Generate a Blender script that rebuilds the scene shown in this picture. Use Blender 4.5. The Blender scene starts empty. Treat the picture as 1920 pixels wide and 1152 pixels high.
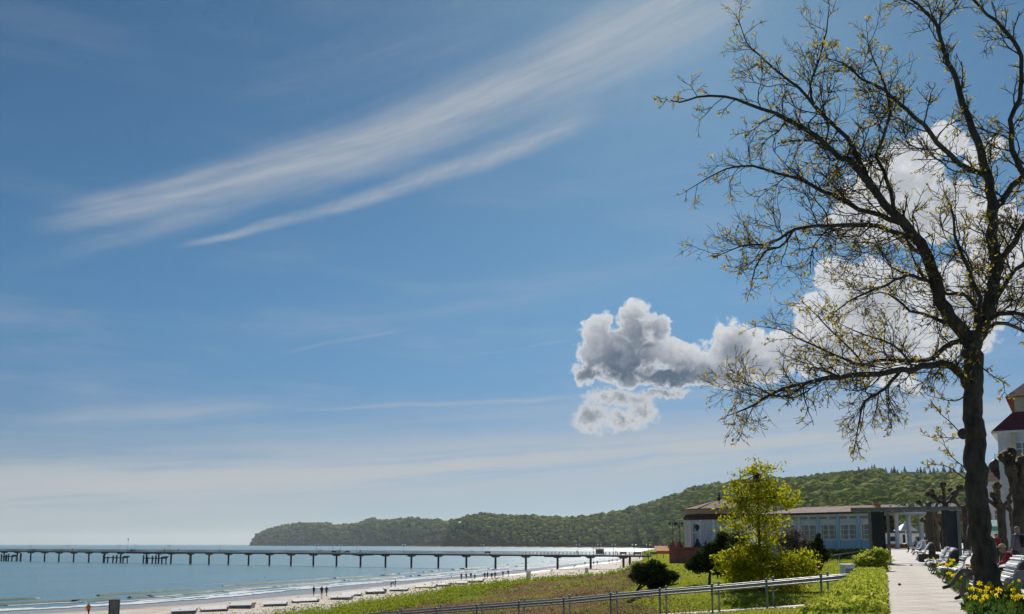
import bpy, bmesh, math, random
import numpy as np
from mathutils import Vector, Matrix, Euler
from mathutils import noise as mnoise
random.seed(7); rng = np.random.default_rng(11); mnoise.seed_set(3)
SC = bpy.context.scene
COL = SC.collection
# ------------------------------------------------------------------ camera
F = 1740.0; CX, HZ = 960.0, 1021.0; CY = 795.0   # a lens shifted upwards: its axis meets the picture below the middle
PITCH = math.atan((HZ - CY) / F)
H = 9.2                                   # eye height above the sea
cam = bpy.data.cameras.new('camera'); camo = bpy.data.objects.new('camera', cam); COL.objects.link(camo)
cam.sensor_width = 36.0; cam.lens = 36.0 * F / 1920.0
cam.shift_y = (CY - 576.0) / 1920.0; cam.clip_start = 0.1; cam.clip_end = 90000
camo.location = (0, 0, H); camo.rotation_euler = (math.pi / 2 + PITCH, 0, 0)
SC.camera = camo
cp, sp = math.cos(PITCH), math.sin(PITCH); VS = F / cp ** 2
def ray(x, y):
    a, b, c = (x - CX) / F, (CY - y) / F, 1.0
    return Vector((a, c * cp - b * sp, c * sp + b * cp))
def at(x, y, Y):                          # a point of the place seen at x, y and lying Y metres ahead
    d = ray(x, y); return Vector((0, 0, H)) + d * (Y / d.y)
def atz(x, y, z):
    d = ray(x, y); return Vector((0, 0, H)) + d * ((z - H) / d.z)
def XY(x, Y): return (x - CX) / (F / cp) * Y
def azel(x, y):
    d = ray(x, y).normalized(); return math.atan2(d.x, d.y), math.asin(d.z)
# ------------------------------------------------------------------ sun, sky
SUN_AZ, SUN_EL = azel(1303, -120)
sun = bpy.data.lights.new('sun', 'SUN'); suno = bpy.data.objects.new('sun', sun); COL.objects.link(suno)
sun.energy = 4.6; sun.angle = math.radians(0.55); sun.color = (1.0, 0.95, 0.87)
sdir = Vector((math.sin(SUN_AZ) * math.cos(SUN_EL), math.cos(SUN_AZ) * math.cos(SUN_EL), math.sin(SUN_EL)))
suno.rotation_euler = (-sdir).to_track_quat('-Z', 'Y').to_euler()
SC.view_settings.view_transform = 'Standard'; SC.view_settings.look = 'None'
SC.view_settings.exposure = 0.45; SC.view_settings.gamma = 1.0; SC.view_settings.use_curve_mapping = False
SC.cycles.max_bounces = 8; SC.cycles.transparent_max_bounces = 16
W = bpy.data.worlds.new('World'); SC.world = W; W.use_nodes = True
W.cycles.sampling_method = 'MANUAL'; W.cycles.sample_map_resolution = 256
SC.cycles.use_adaptive_sampling = True; SC.cycles.adaptive_threshold = 0.015; SC.cycles.adaptive_min_samples = 8
NT = W.node_tree; NT.nodes.clear()
class E_:                                 # a tiny expression layer over math nodes
    def __init__(s, sock): s.s = sock
    def _m(s, op, *o, clamp=False):
        n = NT.nodes.new('ShaderNodeMath'); n.operation = op; n.use_clamp = clamp
        for i, q in enumerate((s,) + o):
            if isinstance(q, E_): NT.links.new(q.s, n.inputs[i])
            else: n.inputs[i].default_value = q
        return E_(n.outputs[0])
    def __add__(s, o): return s._m('ADD', o)
    def __sub__(s, o): return s._m('SUBTRACT', o)
    def __mul__(s, o): return s._m('MULTIPLY', o)
    def __pow__(s, o): return s._m('POWER', o)
    def absv(s): return s._m('ABSOLUTE')
    def minv(s, o): return s._m('MINIMUM', o)
    def maxv(s, o): return s._m('MAXIMUM', o)
    def smin(s, o, k): return s._m('SMOOTH_MIN', o, k)
    def step(s, a, b, c=0.0, d=1.0):
        n = NT.nodes.new('ShaderNodeMapRange'); n.interpolation_type = 'SMOOTHSTEP'
        NT.links.new(s.s, n.inputs['Value'])
        for k, v in zip(('From Min', 'From Max', 'To Min', 'To Max'), (a, b, c, d)): n.inputs[k].default_value = v
        return E_(n.outputs[0])
def vm(op, a, *o):
    n = NT.nodes.new('ShaderNodeVectorMath'); n.operation = op
    for i, q in enumerate((a,) + o):
        if hasattr(q, 'is_output'): NT.links.new(q, n.inputs[i])
        else: n.inputs[i].default_value = q
    return n.outputs['Value'] if op in ('DOT_PRODUCT', 'LENGTH') else n.outputs[0]
def wnoise(vec, scale, detail=5, rough=.55, dist=0.0):
    n = NT.nodes.new('ShaderNodeTexNoise'); n.inputs['Scale'].default_value = scale
    n.inputs['Detail'].default_value = detail; n.inputs['Roughness'].default_value = rough
    n.inputs['Distortion'].default_value = dist
    NT.links.new(vec, n.inputs['Vector']); return n
def comb(x, y, z=0.0):
    n = NT.nodes.new('ShaderNodeCombineXYZ')
    for i, q in enumerate((x, y, z)):
        if isinstance(q, E_): NT.links.new(q.s, n.inputs[i])
        else: n.inputs[i].default_value = q
    return n.outputs[0]
def wmix(fac, a, b):
    n = NT.nodes.new('ShaderNodeMix'); n.data_type = 'RGBA'; n.clamp_factor = True
    NT.links.new(fac.s, n.inputs[0])
    for i, q in ((6, a), (7, b)):
        if hasattr(q, 'is_output'): NT.links.new(q, n.inputs[i])
        else: n.inputs[i].default_value = (*q, 1)
    return n.outputs[2]
sky = NT.nodes.new('ShaderNodeTexSky'); sky.sky_type = 'NISHITA'; sky.sun_disc = False
sky.sun_elevation = SUN_EL; sky.sun_rotation = SUN_AZ
sky.air_density = 0.8; sky.dust_density = 0.45; sky.ozone_density = 5.0; sky.altitude = 1200
tc = NT.nodes.new('ShaderNodeTexCoord'); D = tc.outputs['Generated']
sep = NT.nodes.new('ShaderNodeSeparateXYZ'); NT.links.new(D, sep.inputs[0])
dx, dy, dz = (E_(sep.outputs[i]) for i in range(3))
AZ = dx._m('ARCTAN2', dy); EL = dz._m('ARCSINE')
WARP = (E_(wnoise(comb(AZ, EL), 9, 2, .5).outputs[0]) - .5) * .012
# --- high cirrus: streaks and veils, each a band in azimuth / elevation
def streak(x0, y0, x1, y1, w0, w1, stretch, seed, lo, hi, ripple=0.0, fade=.12):
    a0, e0 = azel(x0, y0); a1, e1 = azel(x1, y1); L = math.hypot(a1 - a0, e1 - e0)
    c, s = (a1 - a0) / L, (e1 - e0) / L
    u = (AZ - a0) * c + (EL - e0) * s; v = (EL - e0) * c - (AZ - a0) * s
    t = u * (1 / L)
    v = v + WARP
    width = t._m('MULTIPLY_ADD', (w1 - w0) / F, w0 / F).maxv(.5 / F)
    q = v._m('DIVIDE', width).absv()
    band = q.step(0, 1, 1, 0)
    ends = t.step(0, fade) * t.step(1 - fade, 1, 1, 0)
    n1 = E_(wnoise(comb(u * stretch, v * 60 + u * 3 * (1 if ripple else 0), seed), 1, 4, .6).outputs[0]).step(lo, hi)
    out = band * ends * n1._m('MULTIPLY_ADD', .8, .2)
    if ripple:
        n2 = E_(wnoise(comb(u * 120 - v * 150, v * 24, seed + 3), 1, 1, .6).outputs[0]).step(.25, .75, 1 - ripple, 1)
        out = out * n2
    return out
c1 = streak(300, 472, 1150, 196, 7, 40, 9, 1.3, .16, .66, .16, .14) * .60
c2 = streak(20, 425, 1480, -110, 30, 125, 5, 5.1, .18, .74, 0, .12) * .76
c2b = streak(-80, 520, 1000, 160, 20, 60, 7, 15.7, .30, .78, 0, .25) * .34
c3 = streak(380, 200, 1000, -10, 50, 90, 5, 9.9, .42, .85, .0, .3) * .22
c4 = streak(-500, 930, 2100, 765, 105, 90, 3.2, 12.4, .20, .60, 0, .10) * .95
c5 = streak(-200, 985, 1300, 915, 30, 34, 4, 20.4, .30, .66, 0, .15) * .36
c6 = streak(500, 770, 1190, 735, 5, 8, 6, 24.4, .25, .6, 0, .3) * .34
c7 = streak(505, 662, 790, 612, 5, 6, 6, 26.1, .3, .6, 0, .3) * .20
c8 = streak(860, 668, 1100, 636, 4, 5, 6, 28.1, .3, .6, 0, .3) * .24
c9 = streak(-60, 800, 620, 745, 26, 34, 5, 33.3, .36, .70, 0, .3) * .32
c10 = streak(-500, 815, 1900, 700, 70, 70, 3, 43.3, .30, .80, 0, .15) * .38
c11 = streak(300, 640, 1500, 440, 60, 60, 4, 53.3, .36, .85, 0, .3) * .20
# thin irregular veil all round the sky, so that it goes on outside the view
veil = E_(wnoise(comb(AZ * 3.0, EL * 17.0, 0.0), 1.0, 5, .6).outputs[0]).step(.45, .80) * EL.step(.02, .55, .34, .10)
cir = c1
for q in (c2, c2b, c3, c4, c5, c6, c7, c8, c9, c10, c11, veil): cir = cir + q - cir * q
# --- cumulus bank: soft union of lobes, billowed edges
lobes = [(1150,655,80,52),(1122,632,44,56),(1196,616,48,54),(1238,620,26,44),(1168,675,102,56),(1100,700,38,32),(1272,672,66,42),(1215,655,60,44),
 (1380,644,60,54),(1335,684,80,46),(1450,668,90,52),(1300,708,190,24),(1548,650,100,62),(1625,560,100,84),(1562,512,42,36),
 (1512,580,38,42),(1700,645,130,48),(1650,700,60,30),(1812,560,110,96),(1910,520,90,90),(1606,400,56,66),(1680,345,92,66),
 (1718,286,58,38),(1781,262,44,38),(1842,284,34,32),(1745,400,120,64),(1860,440,70,56),(2000,480,120,120),(2150,560,140,80)]
puffs = [(1110,786,44,32),(1172,782,56,28),(1206,772,32,26),(1150,746,76,18),(1250,738,60,8),(1700,722,30,14)]
wn = wnoise(D, 26, 5, .6); wv = vm('SUBTRACT', wn.outputs['Color'], (.5, .5, .5))
wn3 = wnoise(D, 95, 5, .62); wv3 = vm('SUBTRACT', wn3.outputs['Color'], (.5, .5, .5))
P0 = vm('ADD', comb(AZ, EL), vm('ADD', vm('MULTIPLY', wv, (.040, .034, 0)), vm('MULTIPLY', wv3, (.013, .012, 0))))
def field(lst, k):
    out = None
    for x, y, rx, ry in lst:
        a, e = azel(x, y); ix = F * math.cos(e) / rx * .93; iy = F / ry * .93
        m = NT.nodes.new('ShaderNodeVectorMath'); m.operation = 'MULTIPLY_ADD'
        NT.links.new(P0, m.inputs[0]); m.inputs[1].default_value = (ix, iy, 0); m.inputs[2].default_value = (-a * ix, -e * iy, 0)
        q = E_(vm('DOT_PRODUCT', m.outputs[0], m.outputs[0]))
        out = q if out is None else out.smin(q, k)
    return out._m('SUBTRACT', 1.0) * -1.0      # positive inside
vo = NT.nodes.new('ShaderNodeTexVoronoi'); vo.feature = 'F1'; vo.inputs['Scale'].default_value = 52
vo.inputs['Detail'].default_value = 2.0; vo.inputs['Roughness'].default_value = .55
wn2 = wnoise(D, 40, 3, .5)
NT.links.new(vm('ADD', D, vm('MULTIPLY', wn2.outputs['Color'], (.018, .018, .018))), vo.inputs['Vector'])
bil = E_(vo.outputs['Distance'])           # small in the middle of each billow
fld = field(lobes, .22) - (bil - .33) * .55
wisp = E_(wnoise(D, 30, 7, .72).outputs[0])
fp = field(puffs, .3) + (wisp - .5) * 2.2 - (bil - .33) * .3
m1 = fld.step(-.06, .26); m2 = fp.step(-.15, .75) * .95
# backlight painted into the cloud colour: bright thin rim, grey shaded middle and underside
shade_lobes = [(1160,688,84,34),(1165,655,60,44),(1210,625,30,30),(1290,705,130,20),(1400,695,120,24),(1385,655,30,26),(1560,672,90,28),(1640,600,50,40),(1690,440,70,30),(1625,430,30,30),(1760,350,60,26),(1850,600,70,40)]
core = field(shade_lobes, 1.1) + (wisp - .5) * .8 - (bil - .33) * .30
lowf = E_(wnoise(D, 11, 2, .5).outputs[0]).step(.3, .7, .66, 1.0)
thick = core.step(-1.9, 1.55) * fld.step(.0, .60) * lowf * EL.step(azel(1200, 580)[1], azel(1200, 700)[1], .80, 1.12)
az0, _e = azel(1180, 650); az1, _e = azel(1560, 650)
grey = AZ.step(az0, az1, 1.0, .40)          # painted shade eases towards the right, nearer the sun
relief_shade = (wisp - .5) * .35 + (bil - .33) * .35
dk = thick * grey + relief_shade * fld.step(.05, .5)
dk = dk._m('ADD', 0.0, clamp=True)
WHITE = (9.8, 10.1, 10.5); GREY = (1.35, 1.95, 2.85); PUFFG = (3.2, 3.7, 4.3)
cum = wmix(dk, WHITE, GREY)
pd = fp.step(.35, 1.2) * wisp.step(.36, .60)
cump = wmix(pd, (8.6, 8.8, 9.0), PUFFG)
# sky base
tint = NT.nodes.new('ShaderNodeMix'); tint.data_type = 'RGBA'; tint.blend_type = 'MULTIPLY'; tint.inputs[0].default_value = 1
NT.links.new(sky.outputs[0], tint.inputs[6]); NT.links.new(wmix(EL.step(-.01, .30), (.64, .64, .66), (.70, 1.01, .97)), tint.inputs[7])
base = tint.outputs[2]
s1 = wmix(cir, base, (6.6, 7.0, 7.4))
s2 = wmix(m2, s1, cump)
s3 = wmix(m1, s2, cum)
SKY = 0.052
bgs = []
for src in (s1, s3):
    bg = NT.nodes.new('ShaderNodeBackground'); bg.inputs[1].default_value = SKY; NT.links.new(src, bg.inputs[0]); bgs.append(bg)
# the heavy cumulus nodes are only worked out where the bank stands
inbox = AZ._m('GREATER_THAN', azel(1010, 800)[0]) * AZ._m('LESS_THAN', azel(2400, 700)[0]) * EL._m('GREATER_THAN', azel(1100, 860)[1]) * EL._m('LESS_THAN', azel(1500, 160)[1])
ms = NT.nodes.new('ShaderNodeMixShader'); NT.links.new(inbox.s, ms.inputs[0])
NT.links.new(bgs[0].outputs[0], ms.inputs[1]); NT.links.new(bgs[1].outputs[0], ms.inputs[2])
wo = NT.nodes.new('ShaderNodeOutputWorld'); NT.links.new(ms.outputs[0], wo.inputs[0])
# ------------------------------------------------------------------ helpers
def tag(o, label=None, cat=None, group=None, kind=None):
    if label: o['label'] = label
    if cat: o['category'] = cat
    if group: o['group'] = group
    if kind: o['kind'] = kind
    return o
def empty(name, loc=(0, 0, 0), rz=0.0, label=None, cat=None, group=None):
    o = bpy.data.objects.new(name, None); COL.objects.link(o); o.empty_display_size = .2
    o.location = loc; o.rotation_euler = (0, 0, rz); return tag(o, label, cat, group)
def link(name, me, parent=None, loc=(0, 0, 0), rz=0.0):
    o = bpy.data.objects.new(name, me); COL.objects.link(o)
    o.location = loc; o.rotation_euler = (0, 0, rz)
    if parent: o.parent = parent
    return o
KEYS = ('label', 'category', 'group', 'kind')
def dup(o, loc=None, rz=None, label=None, parent=None):
    c = o.copy(); COL.objects.link(c); c.parent = parent
    if loc is not None: c.location = loc
    if rz is not None: c.rotation_euler = (0, 0, rz)
    if label: c['label'] = label
    for ch in list(o.children): dup(ch, parent=c)
    return c
class MB:
    def __init__(s): s.v = []; s.f = []; s.m = []; s.sm = []
    def add(s, vs, fs, mi=0, smooth=False):
        b = len(s.v); s.v.extend([tuple(p) for p in vs]); s.f.extend([tuple(i + b for i in f) for f in fs])
        s.m.extend([mi] * len(fs)); s.sm.extend([smooth] * len(fs)); return s
    def box(s, c, size, rz=0.0, mi=0, rot=None, bev=0.0):
        M = rot.to_3x3() if rot is not None else Matrix.Rotation(rz, 3, 'Z'); c = Vector(c)
        hx, hy, hz = size[0] / 2, size[1] / 2, size[2] / 2
        if not bev:
            vs = [c + M @ Vector((x * hx, y * hy, z * hz)) for z in (-1, 1) for x, y in ((-1, -1), (1, -1), (1, 1), (-1, 1))]
            return s.add(vs, [(3, 2, 1, 0), (4, 5, 6, 7), (0, 1, 5, 4), (1, 2, 6, 5), (2, 3, 7, 6), (3, 0, 4, 7)], mi)
        b = min(bev, hx * .9, hy * .9, hz * .9); r = []
        oc = [(-hx + b, -hy), (hx - b, -hy), (hx, -hy + b), (hx, hy - b), (hx - b, hy), (-hx + b, hy), (-hx, hy - b), (-hx, -hy + b)]
        ic = [(max(-hx + b, min(hx - b, x)), max(-hy + b, min(hy - b, y))) for x, y in oc]
        for ring, z in ((ic, -hz), (oc, -hz + b), (oc, hz - b), (ic, hz)): r += [c + M @ Vector((x, y, z)) for x, y in ring]
        fs = [tuple(range(7, -1, -1)), tuple(range(24, 32))]
        for k in range(3):
            for i in range(8): j = (i + 1) % 8; fs.append((k * 8 + i, k * 8 + j, k * 8 + 8 + j, k * 8 + 8 + i))
        return s.add(r, fs, mi)
    def tube(s, pts, rad, n=6, mi=0, caps=True, smooth=True):
        pts = [Vector(p) for p in pts]; k = len(pts)
        if not hasattr(rad, '__len__'): rad = [rad] * k
        vs = []; up = None
        for i, p in enumerate(pts):
            d = (pts[min(i + 1, k - 1)] - pts[max(i - 1, 0)])
            if d.length < 1e-9: d = Vector((0, 0, 1))
            d.normalize()
            if up is None: up = Vector((0, 0, 1)) if abs(d.z) < .9 else Vector((1, 0, 0))
            a = d.cross(up)
            if a.length < 1e-4: a = d.orthogonal()
            a.normalize(); b = d.cross(a); up = a.cross(d)
            for j in range(n):
                t = 2 * math.pi * j / n; vs.append(p + (a * math.cos(t) + b * math.sin(t)) * rad[i])
        fs = [(i * n + j, i * n + (j + 1) % n, (i + 1) * n + (j + 1) % n, (i + 1) * n + j) for i in range(k - 1) for j in range(n)]
        if caps: fs += [tuple(range(n - 1, -1, -1)), tuple((k - 1) * n + j for j in range(n))]
        return s.add(vs, fs, mi, smooth)
    def cyl(s, c, r, h, n=10, mi=0, r2=None):
        c = Vector(c); return s.tube([c, c + Vector((0, 0, h))], [r, r if r2 is None else r2], n, mi, smooth=False)
    def lathe(s, c, prof, n=12, mi=0, smooth=True):
        c = Vector(c); vs = []; k = len(prof)
        for r, z in prof:
            for j in range(n): t = 2 * math.pi * j / n; vs.append(c + Vector((r * math.cos(t), r * math.sin(t), z)))
        fs = [(i * n + j, i * n + (j + 1) % n, (i + 1) * n + (j + 1) % n, (i + 1) * n + j) for i in range(k - 1) for j in range(n)]
        fs += [tuple(range(n - 1, -1, -1)), tuple((k - 1) * n + j for j in range(n))]
        return s.add(vs, fs, mi, smooth)
    def ball(s, c, r, n=8, m=6, mi=0, sz=1.0):
        return s.lathe(c, [(max(.001, r * math.sin(math.pi * i / m)), -r * sz * math.cos(math.pi * i / m)) for i in range(m + 1)], n, mi)
    def prism(s, poly, z0, z1, mi=0):
        k = len(poly); vs = [(x, y, z0) for x, y in poly] + [(x, y, z1) for x, y in poly]
        return s.add(vs, [tuple(range(k - 1, -1, -1)), tuple(range(k, 2 * k))] + [(i, (i + 1) % k, k + (i + 1) % k, k + i) for i in range(k)], mi)
    def mesh(s, name, mats):
        me = bpy.data.meshes.new(name); me.from_pydata(s.v, [], s.f)
        for m in (mats if isinstance(mats, (list, tuple)) else [mats]): me.materials.append(m)
        me.polygons.foreach_set('material_index', s.m); me.polygons.foreach_set('use_smooth', s.sm); me.update(); return me
    def build(s, name, mats, parent=None, loc=(0, 0, 0), rz=0.0):
        return link(name, s.mesh(name, mats), parent, loc, rz)
def npmesh(name, V, Fa, mats, smooth=False, mi=None):
    V = np.asarray(V, np.float32); Fa = np.asarray(Fa, np.int32); k = Fa.shape[1]
    me = bpy.data.meshes.new(name); me.vertices.add(len(V)); me.vertices.foreach_set('co', V.ravel())
    me.loops.add(Fa.size); me.loops.foreach_set('vertex_index', Fa.ravel())
    me.polygons.add(len(Fa)); me.polygons.foreach_set('loop_start', np.arange(len(Fa), dtype=np.int32) * k)
    try: me.polygons.foreach_set('loop_total', np.full(len(Fa), k, np.int32))
    except Exception: pass
    for m in (mats if isinstance(mats, (list, tuple)) else [mats]): me.materials.append(m)
    if mi is not None: me.polygons.foreach_set('material_index', np.asarray(mi, np.int32))
    me.polygons.foreach_set('use_smooth', np.full(len(Fa), smooth)); me.update(calc_edges=True); return me
def leafmesh(name, P, size, mat, jitter=.35, aspect=1.7, up=0.0, n_bias=None, tri=False):
    """folded little leaves: two triangles bent along the midrib, random attitudes"""
    P = np.asarray(P, float); n = len(P); s = size * (1 + jitter * rng.uniform(-1, 1, n)) if np.isscalar(size) else size
    d = rng.normal(size=(n, 3)); d[:, 2] += up; d /= np.linalg.norm(d, axis=1)[:, None]
    q = rng.normal(size=(n, 3)); 
    if n_bias is not None: q += n_bias
    w = np.cross(d, q); w /= np.linalg.norm(w, axis=1)[:, None] + 1e-9
    nn = np.cross(d, w); s = s[:, None]
    a = P - d * s * .5 * aspect; b = P + d * s * .5 * aspect
    l = P + w * s * .42 + nn * s * .18; r = P - w * s * .42 + nn * s * .18
    V = np.stack([a, l, b, r], 1).reshape(-1, 3); i = np.arange(n)[:, None] * 4
    Fq = np.concatenate([i + [0, 1, 2], i + [0, 2, 3]], 1).reshape(-1, 3)
    return npmesh(name, V, Fq, mat)
# ------------------------------------------------------------------ materials
def base_mat(name):
    m = bpy.data.materials.new(name); m.use_nodes = True; nt = m.node_tree; nt.nodes.clear()
    return m, nt, nt.nodes.new('ShaderNodeOutputMaterial')
def nd(nt, t, **kw):
    n = nt.nodes.new(t)
    for k, v in kw.items():
        if k.startswith('i_'): n.inputs[k[2:].replace('_', ' ')].default_value = v
        else: setattr(n, k, v)
    return n
def ramp(nt, fac, stops):
    r = nt.nodes.new('ShaderNodeValToRGB'); el = r.color_ramp.elements
    while len(el) < len(stops): el.new(.5)
    for e, (p, c) in zip(el, stops): e.position = p; e.color = (*c, 1)
    nt.links.new(fac, r.inputs[0]); return r.outputs[0]
def mat(name, c1, c2=None, scale=3.0, rough=.7, bump=.15, bscale=None, metal=0.0, c3=None, spec=.5, detail=6, stretch=None, coord='Object', island=0.0):
    m, nt, out = base_mat(name); L = nt.links
    tcn = nd(nt, 'ShaderNodeTexCoord'); src = tcn.outputs[coord]
    if stretch:
        mp = nd(nt, 'ShaderNodeMapping'); mp.inputs['Scale'].default_value = stretch; L.new(src, mp.inputs[0]); src = mp.outputs[0]
    nz = nd(nt, 'ShaderNodeTexNoise', i_Scale=scale, i_Detail=detail, i_Roughness=.62); L.new(src, nz.inputs['Vector'])
    c2 = c2 or tuple(x * .72 for x in c1); c3 = c3 or c1
    col = ramp(nt, nz.outputs[0], [(.32, c2), (.5, c1), (.7, c3)])
    if island:
        g = nd(nt, 'ShaderNodeNewGeometry'); mr = nd(nt, 'ShaderNodeMapRange'); L.new(g.outputs['Random Per Island'], mr.inputs[0])
        mr.inputs[3].default_value = 1 - island; mr.inputs[4].default_value = 1 + island
        mx = nd(nt, 'ShaderNodeVectorMath', operation='SCALE'); L.new(col, mx.inputs[0]); L.new(mr.outputs[0], mx.inputs['Scale']); col = mx.outputs[0]
    b = nd(nt, 'ShaderNodeBsdfPrincipled'); L.new(col, b.inputs['Base Color'])
    b.inputs['Metallic'].default_value = metal; b.inputs['Specular IOR Level'].default_value = spec
    rr = nd(nt, 'ShaderNodeMapRange'); L.new(nz.outputs[0], rr.inputs[0]); rr.inputs[3].default_value = min(1, rough + .12); rr.inputs[4].default_value = max(.02, rough - .12)
    L.new(rr.outputs[0], b.inputs['Roughness'])
    if bump:
        n2 = nd(nt, 'ShaderNodeTexNoise', i_Scale=bscale or scale * 6, i_Detail=5.0); L.new(src, n2.inputs['Vector'])
        bp = nd(nt, 'ShaderNodeBump', i_Strength=bump, i_Distance=.05); L.new(n2.outputs[0], bp.inputs['Height']); L.new(bp.outputs[0], b.inputs['Normal'])
    L.new(b.outputs[0], out.inputs[0]); return m
def leafmat(name, cols, trans=.45, rough=.8, patch=0.0, pscale=.4, tcol=None):
    """cols: list of colours picked per leaf"""
    m, nt, out = base_mat(name); L = nt.links
    g = nd(nt, 'ShaderNodeNewGeometry'); k = len(cols)
    f = g.outputs['Random Per Island']
    if patch:
        t = nd(nt, 'ShaderNodeTexCoord'); nz = nd(nt, 'ShaderNodeTexNoise', i_Scale=pscale, i_Detail=3.0); L.new(t.outputs['Object'], nz.inputs['Vector'])
        mr = nd(nt, 'ShaderNodeMapRange'); L.new(nz.outputs[0], mr.inputs[0]); mr.inputs[1].default_value = .3; mr.inputs[2].default_value = .7
        mx = nd(nt, 'ShaderNodeMix'); mx.inputs[0].default_value = patch; L.new(f, mx.inputs[2]); L.new(mr.outputs[0], mx.inputs[3]); f = mx.outputs[0]
    col = ramp(nt, f, [(i / max(1, k - 1), c) for i, c in enumerate(cols)])
    d = nd(nt, 'ShaderNodeBsdfPrincipled'); d.inputs['Roughness'].default_value = rough; d.inputs['Specular IOR Level'].default_value = 0.0; L.new(col, d.inputs['Base Color'])
    t = nd(nt, 'ShaderNodeBsdfTranslucent')
    if tcol:
        mm = nd(nt, 'ShaderNodeVectorMath', operation='MULTIPLY'); L.new(col, mm.inputs[0]); mm.inputs[1].default_value = tcol; L.new(mm.outputs[0], t.inputs[0])
    else: L.new(col, t.inputs[0])
    s = nd(nt, 'ShaderNodeMixShader'); s.inputs[0].default_value = trans; L.new(d.outputs[0], s.inputs[1]); L.new(t.outputs[0], s.inputs[2])
    L.new(s.outputs[0], out.inputs[0]); return m
def plain(name, c, rough=.5, metal=0.0, spec=.5): return mat(name, c, tuple(x * .86 for x in c), 2.0, rough, 0, metal=metal, c3=tuple(min(1, x * 1.08) for x in c), spec=spec)
M = {}
M['bark'] = mat('bark', (.075, .060, .042), (.035, .028, .02), 7, .9, .9, 16, stretch=(1, 1, .35), c3=(.10, .095, .06))
M['twig'] = mat('twig bark', (.055, .042, .032), (.035, .028, .02), 9, .85, .2)
M['bud'] = leafmat('young leaf buds', [(.30, .22, .03), (.46, .36, .04), (.36, .32, .04), (.56, .43, .07), (.26, .16, .03)], .6)
M['white_wood'] = mat('white painted wood', (.80, .80, .80), (.55, .56, .58), 4, .45, .1, 30)
M['bench_white'] = mat('white bench slat', (.60, .62, .65), (.46, .475, .49), 5, .65, .12, 40, spec=.2)
M['iron'] = plain('dark cast iron', (.03, .035, .035), .5)
M['steel'] = mat('galvanised steel', (.24, .26, .28), (.17, .185, .20), 6, .55, .08, 30, metal=.35)
M['grey_steel'] = mat('painted pergola steel', (.17, .185, .18), (.12, .13, .13), 3, .6, .1, 20)
M['concrete'] = mat('promenade concrete', (.36, .32, .28), (.30, .265, .235), .8, .85, .2, 30, c3=(.50, .45, .395), coord='Object')
M['paving'] = mat('ramp paving', (.36, .33, .32), (.28, .26, .25), 1.2, .85, .2, 25, c3=(.42, .39, .37))
M['pier_wood'] = mat('weathered pier timber', (.10, .085, .07), (.06, .05, .045), 2, .8, .3, 14)
M['pier_pile'] = mat('wet pier pile', (.045, .055, .055), (.03, .038, .04), 2, .6, .3, 8)
M['rail_wood'] = mat('pier rail', (.16, .15, .14), (.10, .095, .09), 2, .7, .2, 14)
M['blue_panel'] = mat('blue painted boards', (.34, .52, .70), (.27, .44, .62), 2, .5, .12, 20)
M['pale_blue'] = mat('pale blue grey paint', (.64, .68, .74), (.54, .59, .66), 2, .5, .1, 20)
M['roof_red'] = mat('red brown roof tiles', (.13, .060, .048), (.085, .042, .036), 1.3, .9, .5, 9, c3=(.17, .085, .065), spec=.15)
M['roof_dark'] = mat('deep red slate roof', (.20, .045, .04), (.12, .03, .03), 1.5, .75, .4, 9)
M['fascia'] = plain('dark roof edge', (.035, .028, .026), .6)
M['cream'] = mat('cream render', (.62, .52, .36), (.50, .42, .30), .8, .85, .1, 20)
M['white_render'] = mat('white render', (.66, .64, .62), (.54, .52, .52), .6, .85, .12, 20)
M['red_wall'] = mat('red washed terrace wall', (.34, .10, .085), (.24, .07, .062), 1.1, .85, .3, 9, c3=(.38, .135, .11))
M['globe'] = plain('white lamp globe', (.82, .83, .84), .25)
M['slate_panel'] = mat('dark slate screen', (.018, .026, .035), (.011, .015, .02), 2, .4, .1, 12)
M['black_panel'] = mat('black screen', (.014, .013, .014), (.008, .007, .008), 2, .5, .1, 12)
def glassmat():
    m, nt, out = base_mat('window pane'); b = nd(nt, 'ShaderNodeBsdfPrincipled')
    b.inputs['Base Color'].default_value = (.17, .19, .185, 1); b.inputs['Roughness'].default_value = .06; b.inputs['Specular IOR Level'].default_value = .9
    t = nd(nt, 'ShaderNodeTexCoord'); nz = nd(nt, 'ShaderNodeTexNoise', i_Scale=.9, i_Detail=2.0); nt.links.new(t.outputs['Object'], nz.inputs['Vector'])
    bp = nd(nt, 'ShaderNodeBump', i_Strength=.12, i_Distance=.05); nt.links.new(nz.outputs[0], bp.inputs['Height']); nt.links.new(bp.outputs[0], b.inputs['Normal'])
    nt.links.new(b.outputs[0], out.inputs[0]); return m
M['glass'] = glassmat()
M['curtain'] = mat('pale curtain', (.62, .62, .60), (.40, .40, .40), 5, .9, .2, stretch=(6, 6, .3))
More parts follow.
